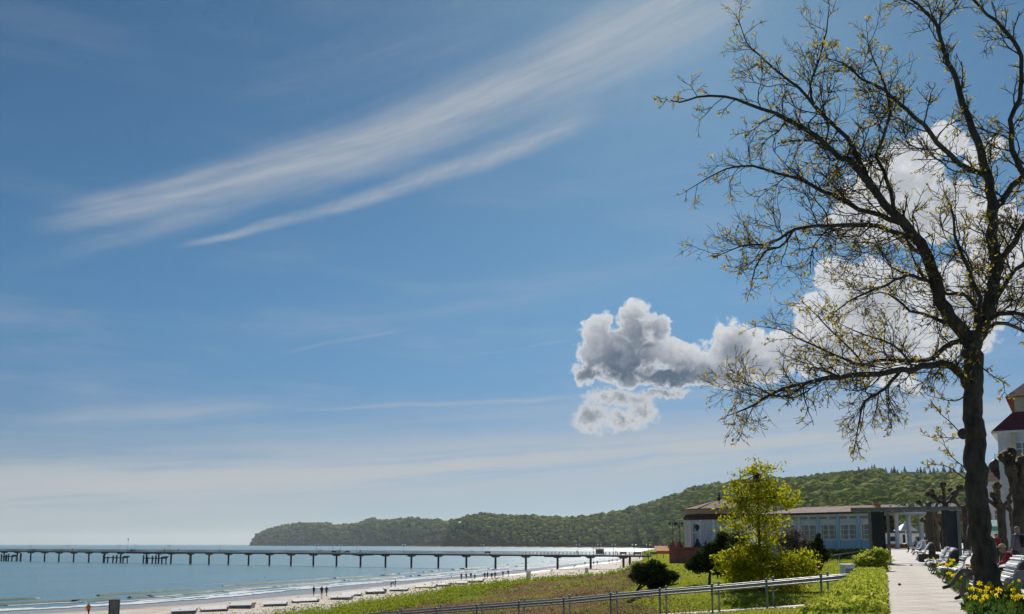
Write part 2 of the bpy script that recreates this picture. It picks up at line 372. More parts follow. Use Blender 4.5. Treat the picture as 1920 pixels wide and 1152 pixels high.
# ------------------------------------------------------------------ land and sea
def poly_pts(lst, z): return [(atz(x, y, z).x, atz(x, y, z).y) for x, y in lst]
SH = poly_pts([(0, 1148), (250, 1134), (400, 1123), (560, 1108), (700, 1094), (870, 1081), (996, 1067), (1050, 1060.5), (1140, 1051), (1200, 1042),
               (1235, 1036), (1225, 1031), (1190, 1028.4), (1100, 1027.7), (1000, 1027.1), (900, 1026.7), (815, 1026.1)], 0.0)
VG = poly_pts([(480, 1153), (590, 1136), (700, 1121), (860, 1094), (1050, 1080), (1180, 1068), (1240, 1056), (1268, 1046)], 2.2)
def ext(P, t): (x0, y0), (x1, y1) = P[0], P[1]; l = math.hypot(x1 - x0, y1 - y0); return (x0 - (x1 - x0) / l * t, y0 - (y1 - y0) / l * t)
SH = [ext(SH, 260)] + SH + [(XY(790, 4120), 4120), (XY(700, 4900), 4900), (XY(600, 5600), 5600), (XY(520, 6150), 6150), (XY(464, 6450), 6450), (XY(464, 6450) - 30, 7000)]
SHP = SH + [(-1262, 9000), (9000, 9000), (9000, -400)]
VG = [ext(VG, 260)] + VG + [(SH[11][0] + 25, SH[11][1] - 60), (SH[12][0] + 60, SH[12][1]), (SH[13][0] + 40, SH[13][1] + 30), (SH[14][0], SH[14][1] + 40), (SH[15][0], SH[15][1] + 40), (SH[-7][0], SH[-7][1] + 40), (SH[-5][0], SH[-5][1] + 60), (SH[-3][0], SH[-3][1] + 60), (SH[-2][0] + 60, SH[-2][1] + 60), (SH[-1][0] + 60, SH[-1][1])]
VGP = VG + [(-1262, 9000), (9000, 9000), (9000, -400)]
def sdist(X, Y, line, poly):
    best = np.full(X.shape, 1e9)
    for (x0, y0), (x1, y1) in zip(line[:-1], line[1:]):
        dx_, dy_ = x1 - x0, y1 - y0; t = np.clip(((X - x0) * dx_ + (Y - y0) * dy_) / (dx_ * dx_ + dy_ * dy_), 0, 1)
        best = np.minimum(best, np.hypot(X - x0 - t * dx_, Y - y0 - t * dy_))
    ins = np.zeros(X.shape, bool); n = len(poly)
    for i in range(n):
        (x0, y0), (x1, y1) = poly[i], poly[(i + 1) % n]
        c = ((y0 > Y) != (y1 > Y)) & (X < (x1 - x0) * (Y - y0) / (y1 - y0 + 1e-12) + x0); ins ^= c
    return np.where(ins, best, -best)
def nz2(X, Y, s, seed=0.0):
    """cheap smooth value noise"""
    a = X / s + seed * 7.31; b = Y / s + seed * 3.17; ia = np.floor(a); ib = np.floor(b); fa = a - ia; fb = b - ib
    fa = fa * fa * (3 - 2 * fa); fb = fb * fb * (3 - 2 * fb)
    def h(i, j): v = np.sin(i * 127.1 + j * 311.7 + seed * 17.3) * 43758.5453; return v - np.floor(v)
    return (h(ia, ib) * (1 - fa) + h(ia + 1, ib) * fa) * (1 - fb) + (h(ia, ib + 1) * (1 - fa) + h(ia + 1, ib + 1) * fa) * fb - .5
UX, UY = math.sin(math.atan(.400)), math.cos(math.atan(.400))      # the promenade runs along u, its width along n
def ST(X, Y): return X * UX + Y * UY, X * UY - Y * UX
def PW(s, t, z=0.0): return Vector((s * UX + t * UY, s * UY - t * UX, z))
def prom_z(s):                                                      # height of the promenade at s metres along it
    s = np.asarray(s, float); return H + np.interp(s, [-5, 24, 40, 55.9, 56.1, 66, 104, 200, 400], [-1.24, -1.23, -1.13, -1.07, -1.05, -.74, -.45, -.45, 0.5])
def hillz(X, Y):
    x = CX + X / np.maximum(Y, 1) * (F / cp)
    z = np.zeros(X.shape)
    ok = x > 826
    f = np.interp(x, [826, 900, 1000, 1100, 1190, 1230, 1300, 1400, 1500, 1600, 1800, 2300], [3420, 3050, 2850, 2620, 2400, 2000, 1420, 980, 760, 660, 600, 600])
    c = np.interp(x, [826, 900, 1000, 1100, 1200, 1300, 1400, 1500, 1600, 1800, 2300], [3480, 3380, 3250, 3050, 2800, 2250, 1950, 1750, 1600, 1500, 1450])
    yc = np.interp(x, [826, 838, 850, 870, 905, 950, 1010, 1065, 1100, 1130, 1160, 1200, 1240, 1270, 1340, 1400, 1480, 1520, 1600, 1640, 1700, 1760, 1850, 2000, 2300],
                   [1022, 998, 979, 971, 964, 969, 968, 974, 970, 966, 961, 951, 940, 931, 919, 912, 904, 900, 891, 888, 886, 886, 884, 880, 880])
    zc = (HZ - yc) / VS * c + H - 9
    t = np.clip((Y - f) / (c - f), 0, 1.6); tt = np.where(t < 1, 1 - (1 - np.clip(t, 0, 1)) ** np.interp(x, [900, 1300, 1500], [2.1, 1.6, 1.25]), 1 - .5 * (t - 1))
    z0 = np.interp(x, [1200, 1400, 1600], [1.5, 6, 9])
    z = np.where(ok & (t > 0), (zc - z0) * tt, 0)
    z = z * (1 + .22 * nz2(X, Y, 210, 2) * np.sin(np.pi * np.clip(t, 0, 1)))
    # the farther headland
    f2 = np.interp(x, [466, 600, 700, 800, 880], [6500, 5700, 5000, 4300, 4000]); c2 = f2 + 330
    y2 = np.interp(x, [464, 467, 480, 495, 520, 565, 600, 640, 680, 697, 720, 760, 800, 838, 860, 900], [1024, 1017, 1004, 998, 990, 984, 984, 988, 981, 977, 979, 976, 979, 981, 980, 985])
    t2 = np.clip((Y - f2) / (c2 - f2), 0, 1.6); zc2 = (HZ - y2) / VS * c2 + H - 10
    tt2 = np.where(t2 < 1, 1 - (1 - np.clip(t2, 0, 1)) ** 2.2, 1 - .5 * (t2 - 1))
    zz = np.where((x > 462) & (x < 900) & (t2 > 0), np.maximum(zc2, 0) * tt2, 0) * (1 + .25 * nz2(X, Y, 260, 5) * np.sin(np.pi * np.clip(t2, 0, 1)))
    return np.maximum(z, zz), t, t2, x
RAILPX = [(1640, 1076, 31.6), (1539, 1085, 33), (1437, 1094, 34.3), (1335, 1103, 35.8), (1237, 1111, 37.3), (1145, 1119, 39), (1057, 1128, 40.7), (973, 1134, 42), (894, 1140, 43.5), (818, 1146, 45), (745, 1152, 46.5), (675, 1158, 48)]
RAIL_A = [at(x, y, Y_) for x, y, Y_ in RAILPX]; RAIL_B = [Vector((XY(x + 10, Y_ + 2.0), Y_ + 2.0, at(x, y, Y_).z)) for x, y, Y_ in RAILPX]
PATH = [((a.x + b.x) / 2, (a.y + b.y) / 2, a.z - .97) for a, b in zip(RAIL_A, RAIL_B)]
def landz(X, Y, full=False):
    X = np.asarray(X, float); Y = np.asarray(Y, float)
    d = sdist(X, Y, SH, SHP); e = sdist(X, Y, VG, VGP)
    near = Y < 800
    zb = np.where(d < 0, np.maximum(d * .05, -4), np.minimum(d * .03, .6) + np.clip(d - 15, 0, 40) * .008)
    ze = np.interp(e, [-14, -5, 0, 3, 8, 20, 35, 45, 56], [0, 0, .35, .8, 1.3, 2.2, 3.5, 5.0, 5.8])
    z = np.where(d > 0, np.minimum(zb, 1.8), zb) + np.where(near, ze * np.clip((d) / 12, 0, 1), np.clip(e, 0, 30) * .05)
    z = z + np.where(near & (e > 4), nz2(X, Y, 9, 1) * .45 + nz2(X, Y, 3.1, 2) * .14, nz2(X, Y, 6, 3) * .12 * (d > 4)) * np.clip(np.abs(e) / 8, 0, 1)
    # lawn terrace below the promenade, and ground in front of the red wall
    s, t = ST(X, Y)
    lawn = H - 2.12 + np.interp(Y, [20, 45, 70, 100], [-.1, 0, .2, .75]) * np.clip((X - .20 * Y) / (.15 * Y), 0, 1) + nz2(X, Y, 14, 4) * .12
    k = np.clip((X - 3 + (Y - 40) * .0) / 7, 0, 1); k = k * k * (3 - 2 * k)
    k2 = np.clip((Y - 85) / 15, 0, 1); kk = np.where(Y > 60, np.clip((X - .115 * Y) / (.05 * Y + .01), 0, 1), k) * (near)
    z = z * (1 - kk) + lawn * kk
    # the beach path between its handrails is cut into the slope
    bd, bz = np.full(X.shape, 1e9), np.zeros(X.shape)
    for (x0, y0, z0), (x1, y1, z1_) in zip(PATH[:-1], PATH[1:]):
        a_, b_ = x1 - x0, y1 - y0; t_ = np.clip(((X - x0) * a_ + (Y - y0) * b_) / (a_ * a_ + b_ * b_), 0, 1); q = np.hypot(X - x0 - t_ * a_, Y - y0 - t_ * b_); c_ = q < bd
        bd = np.where(c_, q, bd); bz = np.where(c_, z0 + (z1_ - z0) * t_, bz)
    w_ = np.clip(1 - (bd - 1.1) / 2.2, 0, 1); w_ = w_ * w_ * (3 - 2 * w_); z = z * (1 - w_) + (bz - .03) * w_
    # promenade and town level to the right
    pz = prom_z(s) - .05
    kt = np.clip((t + .75) / .35, 0, 1) * (near); xq = CX + X / np.maximum(Y, 1) * (F / cp); yf = np.interp(xq, [1290, 1432, 1652], [107.5, 107.0, 96.2]); kt = np.where((s > 90) & (t < -.4), np.clip((Y - yf) / .8, 0, 1) * np.clip((xq - 1285) / 6, 0, 1), kt) 
    z = np.where(near | (X > .186 * Y), z * (1 - kt) + pz * kt, z)
    hz, th, th2, x = hillz(X, Y)
    z = np.where(d > 0, z + hz, z)
    return (z, d, e, kk, kt, hz) if full else z
xs = np.concatenate([np.linspace(-900, -60, 22), np.arange(-50, 1990, 6), np.linspace(2000, 3100, 22)])
Ys = np.concatenate([np.geomspace(4, 300, 200), np.geomspace(303, 8200, 150)])
GX, GY = np.meshgrid((xs - CX) / (F / cp), Ys); GXX = GX * GY
Z, Dd, Ee, KK, KT, HZZ = landz(GXX, GY, True)
nr, nc = GXX.shape
V = np.stack([GXX, GY, Z], -1).reshape(-1, 3)
i = (np.arange(nr - 1)[:, None] * nc + np.arange(nc - 1)[None]).ravel()
Fq = np.stack([i, i + 1, i + nc + 1, i + nc], 1)
fe = Ee.ravel()[Fq].mean(1); fd = Dd.ravel()[Fq].mean(1); fh = HZZ.ravel()[Fq].max(1); fk = KK.ravel()[Fq].mean(1); ft = KT.ravel()[Fq].mean(1); fY = GY.ravel()[Fq].mean(1)
def sandmat():
    m, nt, out = base_mat('beach sand'); L = nt.links
    g = nd(nt, 'ShaderNodeNewGeometry'); sp_ = nd(nt, 'ShaderNodeSeparateXYZ'); L.new(g.outputs['Position'], sp_.inputs[0])
    n1 = nd(nt, 'ShaderNodeTexNoise', i_Scale=.35, i_Detail=6.0); L.new(g.outputs['Position'], n1.inputs['Vector'])
    n2 = nd(nt, 'ShaderNodeTexNoise', i_Scale=3.5, i_Detail=4.0); L.new(g.outputs['Position'], n2.inputs['Vector'])
    dry = ramp(nt, n1.outputs[0], [(.3, (.34, .29, .24)), (.55, (.46, .40, .335)), (.75, (.52, .455, .385))])
    zz = nd(nt, 'ShaderNodeMath', operation='MULTIPLY_ADD'); L.new(n1.outputs[0], zz.inputs[0]); zz.inputs[1].default_value = -.35; L.new(sp_.outputs[2], zz.inputs[2])
    wet = nd(nt, 'ShaderNodeMapRange', interpolation_type='SMOOTHSTEP'); L.new(zz.outputs[0], wet.inputs[0])
    wet.inputs[1].default_value = .05; wet.inputs[2].default_value = .42; wet.inputs[3].default_value = 1; wet.inputs[4].default_value = 0
    mx = nd(nt, 'ShaderNodeMix', data_type='RGBA'); L.new(wet.outputs[0], mx.inputs[0]); L.new(dry, mx.inputs[6]); mx.inputs[7].default_value = (.20, .175, .16, 1)
    b = nd(nt, 'ShaderNodeBsdfPrincipled'); L.new(mx.outputs[2], b.inputs['Base Color'])
    rr = nd(nt, 'ShaderNodeMapRange'); L.new(wet.outputs[0], rr.inputs[0]); rr.inputs[3].default_value = .92; rr.inputs[4].default_value = .16; L.new(rr.outputs[0], b.inputs['Roughness'])
    bs = nd(nt, 'ShaderNodeMapRange'); L.new(wet.outputs[0], bs.inputs[0]); bs.inputs[3].default_value = .9; bs.inputs[4].default_value = .12
    bp = nd(nt, 'ShaderNodeBump', i_Distance=.12); L.new(bs.outputs[0], bp.inputs['Strength']); L.new(n2.outputs[0], bp.inputs['Height']); L.new(bp.outputs[0], b.inputs['Normal'])
    L.new(b.outputs[0], out.inputs[0]); return m
def grassmat(name, stops, big=.09, fine=9.0, bump=.8):
    m, nt, out = base_mat(name); L = nt.links
    g = nd(nt, 'ShaderNodeNewGeometry')
    n1 = nd(nt, 'ShaderNodeTexNoise', i_Scale=big, i_Detail=9.0, i_Roughness=.66, i_Distortion=.6); L.new(g.outputs['Position'], n1.inputs['Vector'])
    n2 = nd(nt, 'ShaderNodeTexNoise', i_Scale=fine, i_Detail=5.0); L.new(g.outputs['Position'], n2.inputs['Vector'])
    c = ramp(nt, n1.outputs[0], stops)
    mr = nd(nt, 'ShaderNodeMapRange'); L.new(n2.outputs[0], mr.inputs[0]); mr.inputs[1].default_value = .3; mr.inputs[2].default_value = .7; mr.inputs[3].default_value = .62; mr.inputs[4].default_value = 1.4
    sc = nd(nt, 'ShaderNodeVectorMath', operation='SCALE'); L.new(c, sc.inputs[0]); L.new(mr.outputs[0], sc.inputs['Scale'])
    b = nd(nt, 'ShaderNodeBsdfPrincipled'); b.inputs['Roughness'].default_value = 1; b.inputs['Specular IOR Level'].default_value = 0.0; L.new(sc.outputs[0], b.inputs['Base Color'])
    bp = nd(nt, 'ShaderNodeBump', i_Strength=bump, i_Distance=.15); L.new(n2.outputs[0], bp.inputs['Height']); L.new(bp.outputs[0], b.inputs['Normal'])
    L.new(b.outputs[0], out.inputs[0]); return m
M['sand'] = sandmat()
M['lawn'] = grassmat('mown lawn', [(.30, (.17, .195, .024)), (.46, (.235, .26, .032)), (.6, (.28, .295, .038)), (.72, (.31, .28, .07))], .35)
M['dune'] = grassmat('dune heath', [(.28, (.15, .175, .03)), (.40, (.19, .195, .04)), (.47, (.18, .13, .065)), (.62, (.17, .10, .07)), (.75, (.24, .16, .105))], .07)
M['woodfloor'] = grassmat('woodland floor', [(.3, (.018, .024, .008)), (.6, (.035, .045, .014)), (.8, (.06, .055, .02))], .02, 1.0)
M['town'] = mat('town paving', (.40, .37, .35), (.32, .30, .28), .15, .85, .1, 8, c3=(.46, .43, .41), coord='Object')
def sub(name, mask, mt, label=None):
    Fs = Fq[mask]; u, inv = np.unique(Fs, return_inverse=True)
    o = link(name, npmesh(name, V[u], inv.reshape(Fs.shape), mt, smooth=True)); tag(o, kind='structure'); return o
hill_m = (fh > .01); town_m = (ft > .5) & ~hill_m; lawn_m = (fk > .5) & ~town_m & ~hill_m; beach_m = ~hill_m & ~town_m & ~lawn_m & (fe < 1.0)
sub('beach', beach_m, M['sand']); sub('lawn', lawn_m, M['lawn']); sub('ground', town_m, M['town'])
sub('dune', ~(hill_m | town_m | lawn_m | beach_m), M['dune']); sub('hills', hill_m, M['woodfloor'])
def hit(x, y):                                                       # where a line of sight meets the land
    d = ray(x, y); t = np.geomspace(8, 4000, 1600); X, Y, Zr = d.x * t, d.y * t, H + d.z * t
    zl = np.maximum(landz(X, Y), 0.0); k = np.argmax(Zr < zl)
    return Vector((X[k], Y[k], zl[k]))
# --- the sea
def seamat():
    m, nt, out = base_mat('sea water'); L = nt.links
    g = nd(nt, 'ShaderNodeNewGeometry')
    mp = nd(nt, 'ShaderNodeMapping'); mp.inputs['Rotation'].default_value = (0, 0, math.radians(-66)); L.new(g.outputs['Position'], mp.inputs[0])
    m2 = nd(nt, 'ShaderNodeMapping'); m2.inputs['Scale'].default_value = (.30, 1.0, 1); L.new(mp.outputs[0], m2.inputs[0])
    hs = None
    for sc_, amp, det in ((.11, 1.0, 3), (.55, .32, 4), (2.6, .10, 3)):
        n = nd(nt, 'ShaderNodeTexNoise', i_Scale=sc_, i_Detail=float(det), i_Roughness=.55, i_Distortion=.3); L.new(m2.outputs[0], n.inputs['Vector'])
        k = nd(nt, 'ShaderNodeMath', operation='MULTIPLY_ADD'); L.new(n.outputs[0], k.inputs[0]); k.inputs[1].default_value = amp
        if hs: L.new(hs, k.inputs[2])
        else: k.inputs[2].default_value = 0
        hs = k.outputs[0]
    bp = nd(nt, 'ShaderNodeBump', i_Strength=.46, i_Distance=1.0); L.new(hs, bp.inputs['Height'])
    nb = nd(nt, 'ShaderNodeTexNoise', i_Scale=.012, i_Detail=4.0); L.new(m2.outputs[0], nb.inputs['Vector'])
    col = ramp(nt, nb.outputs[0], [(.3, (.075, .17, .215)), (.5, (.10, .205, .24)), (.7, (.125, .235, .255))])
    b = nd(nt, 'ShaderNodeBsdfPrincipled'); L.new(col, b.inputs['Base Color']); b.inputs['Roughness'].default_value = .26
    b.inputs['IOR'].default_value = 1.33; L.new(bp.outputs[0], b.inputs['Normal'])
    L.new(b.outputs[0], out.inputs[0]); return m
M['sea'] = seamat()
SEAX = 16000
o = link('sea', MB().add([(-SEAX, -3000, 0), (SEAX, -3000, 0), (SEAX, 26000, 0), (-SEAX, 26000, 0)], [(0, 1, 2, 3)]).mesh('sea', M['sea'])); tag(o, kind='structure')
# --- low breakers: thin ribbons of water and foam lying along the shore
def shore_at(L0, off):
    P = SH[:13]; acc = 0
    for (x0, y0), (x1, y1) in zip(P[:-1], P[1:]):
        l = math.hypot(x1 - x0, y1 - y0)
        if acc + l >= L0:
            t = (L0 - acc) / l; nx, ny = -(y1 - y0) / l, (x1 - x0) / l
            return x0 + (x1 - x0) * t + nx * off, y0 + (y1 - y0) * t + ny * off
        acc += l
    return None
M['foam'] = mat('sea foam', (.56, .59, .62), (.36, .42, .46), .7, .9, .2, 3, spec=.1)
M['wave'] = mat('breaking wave back', (.10, .135, .11), (.07, .11, .10), .6, .7, .3, 3, spec=.15)
def ribbon(name, off, w, z, mt, L0, L1, amp=1.0, gap=.0, seed=0, hump=0.0, step=1.2):
    V_, F_ = [], []; k = 0; L = L0; prev = False
    while L < L1:
        a = mnoise.noise(Vector((L * .02, seed, 0))) * 3.0 * amp + mnoise.noise(Vector((L * .13, seed, 5))) * 1.1 * amp
        ww = w * (1 + 1.3 * mnoise.noise(Vector((L * .09, seed + 3, 1))) + .9 * mnoise.noise(Vector((L * .6, seed + 3, 1))))
        g = mnoise.noise(Vector((L * .05, seed + 9, 2))) + .4 * mnoise.noise(Vector((L * .5, seed + 9, 2)))
        ok = ww > .03 and g > gap - .35
        p0 = shore_at(L, off + a - ww / 2); pm = shore_at(L, off + a); p1 = shore_at(L, off + a + ww / 2)
        if p0 is None or p1 is None: break
        V_ += [(*p0, z), (*pm, z + hump), (*p1, z)]
        if ok and prev: b = k * 3; F_ += [(b - 3, b - 2, b + 1, b), (b - 2, b - 1, b + 2, b + 1)]
        prev = ok; k += 1; L += step
    return tag(link(name, npmesh(name, V_, F_, mt, smooth=True)), kind='stuff')
ribbon('surf', 14, 1.5, .03, M['wave'], 130, 700, 1, -.1, 1, .34)
ribbon('surf', 12.6, 1.3, .05, M['foam'], 130, 900, 1, .25, 1, .05)
ribbon('surf', 25, 1.6, .03, M['wave'], 200, 700, 1.4, .2, 4, .28)
ribbon('surf', 6, 2.4, .04, M['foam'], 100, 1200, 1.2, -.05, 7, .0)
ribbon('surf', 2.0, 2.8, .06, M['foam'], 100, 1500, .7, -.3, 12, .0)
ribbon('surf', 9, .9, .05, M['foam'], 100, 1200, 1.2, .22, 17, .0)
ribbon('surf', 34, .5, .04, M['foam'], 200, 900, 2, .7, 21, .0)
# ------------------------------------------------------------------ paved surfaces
def strip(name, s0, s1, t0, t1, dz, mt, ds=2.0, kind='structure', thick=.12):
    mb = MB(); k = max(1, int((s1 - s0) / ds)); A = []
    for i in range(k + 1):
        s = s0 + (s1 - s0) * i / k; z = float(prom_z(s)) + dz
        for t, zz in ((t0, z - thick), (t0, z), (t1, z), (t1, z - thick)): A.append(PW(s, t, zz))
    fs = []
    for i in range(k):
        for j in range(3): fs.append((4 * i + j, 4 * i + j + 1, 4 * i + 5 + j, 4 * i + 4 + j))
    fs += [(3, 2, 1, 0), (4 * k, 4 * k + 1, 4 * k + 2, 4 * k + 3)]
    mb.add(A, fs); o = mb.build(name, mt); return tag(o, kind=kind) if kind else o
base = strip('promenade', -6, 55.95, -.10, 1.86, -.006, M['concrete'])
# each cast slab of the promenade is a piece of its own
slabm = {}
for k in range(26):
    s0 = 9.4 + k * 1.8; 
    if s0 > 54.3: break
    key = k % 3
    z = float(prom_z(s0 + .9)); 
    if key not in slabm:
        mb = MB(); mb.box((0, 0, 0), (1.80 - .009, 1.92, .06), bev=.001); slabm[key] = mb.mesh('paving_slab', mat('promenade slab %d' % key, [(.31, .275, .24), (.325, .285, .25), (.295, .26, .228)][key], [(.25, .222, .195), (.265, .235, .205), (.235, .21, .185)][key], 1.1, .85, .25, 35, c3=(.36, .32, .28)))
    p = PW(s0 + .9, .88, z - .022 + random.uniform(-.0008, .0008))
    o = link('paving_slab', slabm[key], base, p, 0); o.rotation_euler = (0, -math.atan(float(prom_z(s0 + 1.7) - prom_z(s0 + .1)) / 1.6), math.atan2(UY, UX))
tag(base, kind='structure')
strip('step_edge', 55.7, 56.0, -.12, 2.05, .03, mat('pale step edge', (.58, .54, .48), (.48, .44, .40), 2, .8, .1))
ramp_o = strip('ramp', 56.02, 99, -.55, 2.6, .012, M['paving'], 1.5)
strip('walkway', 2, 96, 3.1, 6.2, .02, mat('pale promenade walk', (.47, .43, .41), (.40, .36, .34), .5, .85, .15, 20))
strip('terrace', 99.05, 140, -.55, 16, .0, mat('terrace paving', (.42, .39, .37), (.34, .32, .30), .7, .85, .15, 20), 4)
# pale stone strip and drain running along the ramp
strip('ramp_edging', 56.1, 96, -.95, -.57, .06, mat('grey kerb stone', (.33, .35, .37), (.25, .27, .29), 2, .8, .2))

# the path down to the beach
V_ = []
for (x, y, z), a, b in zip(PATH, RAIL_A, RAIL_B):
    V_ += [(a.x + (b.x - a.x) * .04, a.y + (b.y - a.y) * .04, z + .012), (a.x + (b.x - a.x) * .96, a.y + (b.y - a.y) * .96, z + .012)]
tag(link('path', MB().add(V_, [(2 * i, 2 * i + 2, 2 * i + 3, 2 * i + 1) for i in range(len(PATH) - 1)]).mesh('path', mat('pale beach path', (.52, .46, .40), (.42, .37, .32), 1.2, .9, .3, 20))), kind='structure')
# ------------------------------------------------------------------ woodland on the hills
def crownmat(name, cols, trans=.0):
    m, nt, out = base_mat(name); L = nt.links
    oi = nd(nt, 'ShaderNodeObjectInfo'); g = nd(nt, 'ShaderNodeNewGeometry')
    a = nd(nt, 'ShaderNodeMath', operation='ADD'); L.new(oi.outputs['Random'], a.inputs[0]); L.new(g.outputs['Random Per Island'], a.inputs[1])
    fr = nd(nt, 'ShaderNodeMath', operation='FRACT'); L.new(a.outputs[0], fr.inputs[0])
    nz = nd(nt, 'ShaderNodeTexNoise', i_Scale=.42, i_Detail=5.0, i_Roughness=.65); L.new(g.outputs['Position'], nz.inputs['Vector'])
    c = ramp(nt, fr.outputs[0], [(k / (len(cols) - 1), q) for k, q in enumerate(cols)])
    mr = nd(nt, 'ShaderNodeMapRange'); L.new(nz.outputs[0], mr.inputs[0]); mr.inputs[1].default_value = .32; mr.inputs[2].default_value = .68; mr.inputs[3].default_value = .62; mr.inputs[4].default_value = 1.35
    sc = nd(nt, 'ShaderNodeVectorMath', operation='SCALE'); L.new(c, sc.inputs[0]); L.new(mr.outputs[0], sc.inputs['Scale'])
    b = nd(nt, 'ShaderNodeBsdfDiffuse'); L.new(sc.outputs[0], b.inputs[0])
    bp = nd(nt, 'ShaderNodeBump', i_Strength=.55, i_Distance=1.2); L.new(nz.outputs[0], bp.inputs['Height']); L.new(bp.outputs[0], b.inputs['Normal'])
    L.new(b.outputs[0], out.inputs[0]); return m
M['beech'] = crownmat('spring beech crowns', [(.17, .20, .04), (.23, .26, .05), (.29, .31, .06), (.13, .16, .036), (.26, .27, .06), (.20, .23, .046), (.32, .33, .08), (.15, .19, .042)])
M['conifer'] = crownmat('dark conifer', [(.022, .034, .016), (.03, .042, .018), (.04, .05, .022)])
def ico(sub_):
    bm = bmesh.new(); bmesh.ops.create_icosphere(bm, subdivisions=sub_, radius=1); bm.verts.ensure_lookup_table()
    v = np.array([x.co[:] for x in bm.verts]); f = np.array([[q.index for q in x.verts] for x in bm.faces]); bm.free(); return v, f
def crown(sub_, seed, lump=.34, tuft=0):
    v, f = ico(sub_); r = np.random.default_rng(seed)
    cs = r.normal(size=(11, 3)); cs /= np.linalg.norm(cs, axis=1)[:, None]; cs[:, 2] = np.abs(cs[:, 2]) * .9
    w = np.max(v @ cs.T, axis=1); d = 1 + lump * (np.clip(w, .6, 1) - .86) * 3.0
    d += np.array([mnoise.noise(Vector(p) * 3.1 + Vector((seed * 3.7, 0, 0))) for p in v]) * .22
    if sub_ >= 3: d += np.array([mnoise.noise(Vector(p) * 8.0 + Vector((seed * 1.7, 0, 0))) for p in v]) * .13
    v = v * d[:, None]; v[:, 2] = np.where(v[:, 2] < -.35, -.35 + (v[:, 2] + .35) * .35, v[:, 2])
    if tuft:                                           # sprays of leaves standing off the surface
        k = r.integers(0, len(v), tuft); p = v[k] * r.uniform(.96, 1.10, (tuft, 1)); p[:, 2] = np.maximum(p[:, 2], -.4)
        a = r.normal(size=(tuft, 3)) * .04; b = r.normal(size=(tuft, 3)) * .04
        n0 = len(v); v = np.concatenate([v, np.stack([p, p + a, p + b], 1).reshape(-1, 3)]); f = np.concatenate([f, n0 + np.arange(tuft * 3).reshape(-1, 3)])
    return v, f
big = [crown(3, k, tuft=900) for k in range(5)]; mid = [crown(2, 20 + k, tuft=60) for k in range(4)]; small = [crown(1, 40 + k, .5) for k in range(4)]
pts = []
def scatter(x0, x1, stepf, sel):
    out = []
    for y0, y1 in ((520, 1000), (1000, 1700), (1700, 2600), (2600, 3700), (3700, 7200)):
        sp_ = stepf(y0)
        Xa, Ya = np.meshgrid(np.arange(XY(x0, y0) * (1.0 if x0 > 960 else y1 / y0), XY(x1, y1), sp_), np.arange(y0, y1, sp_))
        Xa = Xa + rng.uniform(-.42, .42, Xa.shape) * sp_; Ya = Ya + rng.uniform(-.42, .42, Ya.shape) * sp_
        out.append(np.stack([Xa.ravel(), Ya.ravel()], 1))
    return np.concatenate(out)
P_ = scatter(455, 2060, lambda y: {520: 12.0, 1000: 13, 1700: 15, 2600: 17, 3700: 24}[y], None)
zz, t1_, t2_, xx = hillz(P_[:, 0], P_[:, 1]); dd = sdist(P_[:, 0], P_[:, 1], SH, SHP)
k1 = (t1_ > 0.004) & (t1_ < 1.06) & (xx > 830) & (xx < 2050) & (dd > 12); k2 = (t2_ > .01) & (t2_ < 1.15) & (xx > 466) & (xx < 895) & (dd > 5)
keep = (k1 | k2) & (zz > .4); P_ = P_[keep]; zz = landz(P_[:, 0], P_[:, 1]); xx = xx[keep]
dist = P_[:, 1]
# which of them show: the silhouette reached so far in each column of view
order = np.argsort(dist); top = np.full(420, -1e9); vis = np.zeros(len(P_), bool)
for q in order:
    r_ = 6.5; a = (zz[q] + 9 - H) / dist[q]; c = int((xx[q] - 400) / 4)
    if 0 <= c < 419:
        w_ = max(1, int(r_ * 1757 / dist[q] / 4)); lo_ = max(0, c - w_ + 1); hi_ = c + w_
        if a > top[lo_:hi_].min() + .0004: vis[q] = True
        top[lo_:hi_] = np.maximum(top[lo_:hi_], a - .0012)
P_, zz, xx, dist = P_[vis], zz[vis], xx[vis], dist[vis]
order = np.argsort(dist); shown = (xx > 1235) & (xx < 1905)
cand = [q for q in order if shown[q]][:300]; cs_ = set(cand)
bigme = []
for v, f in big: bigme.append(npmesh('woodland_tree', v, f, M['beech']))
for n_, q in enumerate(cand):
    s_ = rng.uniform(6.4, 10.2); o = link('woodland_tree', bigme[n_ % 5], None, (P_[q, 0], P_[q, 1], zz[q] + s_ * .75), rng.uniform(0, 6.28)); o.scale = (s_, s_, s_ * rng.uniform(.8, 1.15))
    tag(o, 'round green broadleaf crown in the hillside wood behind the pavilion', 'tree', 'trees of the hillside wood')
for nm, ysel in (('wood', lambda d: d < 2600), ('wood', lambda d: d >= 2600)):
    Vs, Fs, b = [], [], 0
    for q in order:
        if q in cs_ or not ysel(dist[q]): continue
        lst = mid if dist[q] < 1600 else small
        v, f = lst[int(rng.integers(len(lst)))]; s_ = rng.uniform(6.4, 10.2) * (1 if dist[q] < 1700 else 1.15) * (1 if dist[q] < 3700 else 1.5); th = rng.uniform(0, 6.28); c, s = math.cos(th), math.sin(th)
        R = np.array([[c, s, 0], [-s, c, 0], [0, 0, rng.uniform(.8, 1.15)]])
        Vs.append(v @ R * s_ + [P_[q, 0], P_[q, 1], zz[q] + s_ * .7]); Fs.append(f + b); b += len(v)
    tag(link(nm, npmesh(nm, np.concatenate(Vs), np.concatenate(Fs), M['beech'])), kind='stuff')
print('wood', len(P_), len(cand))
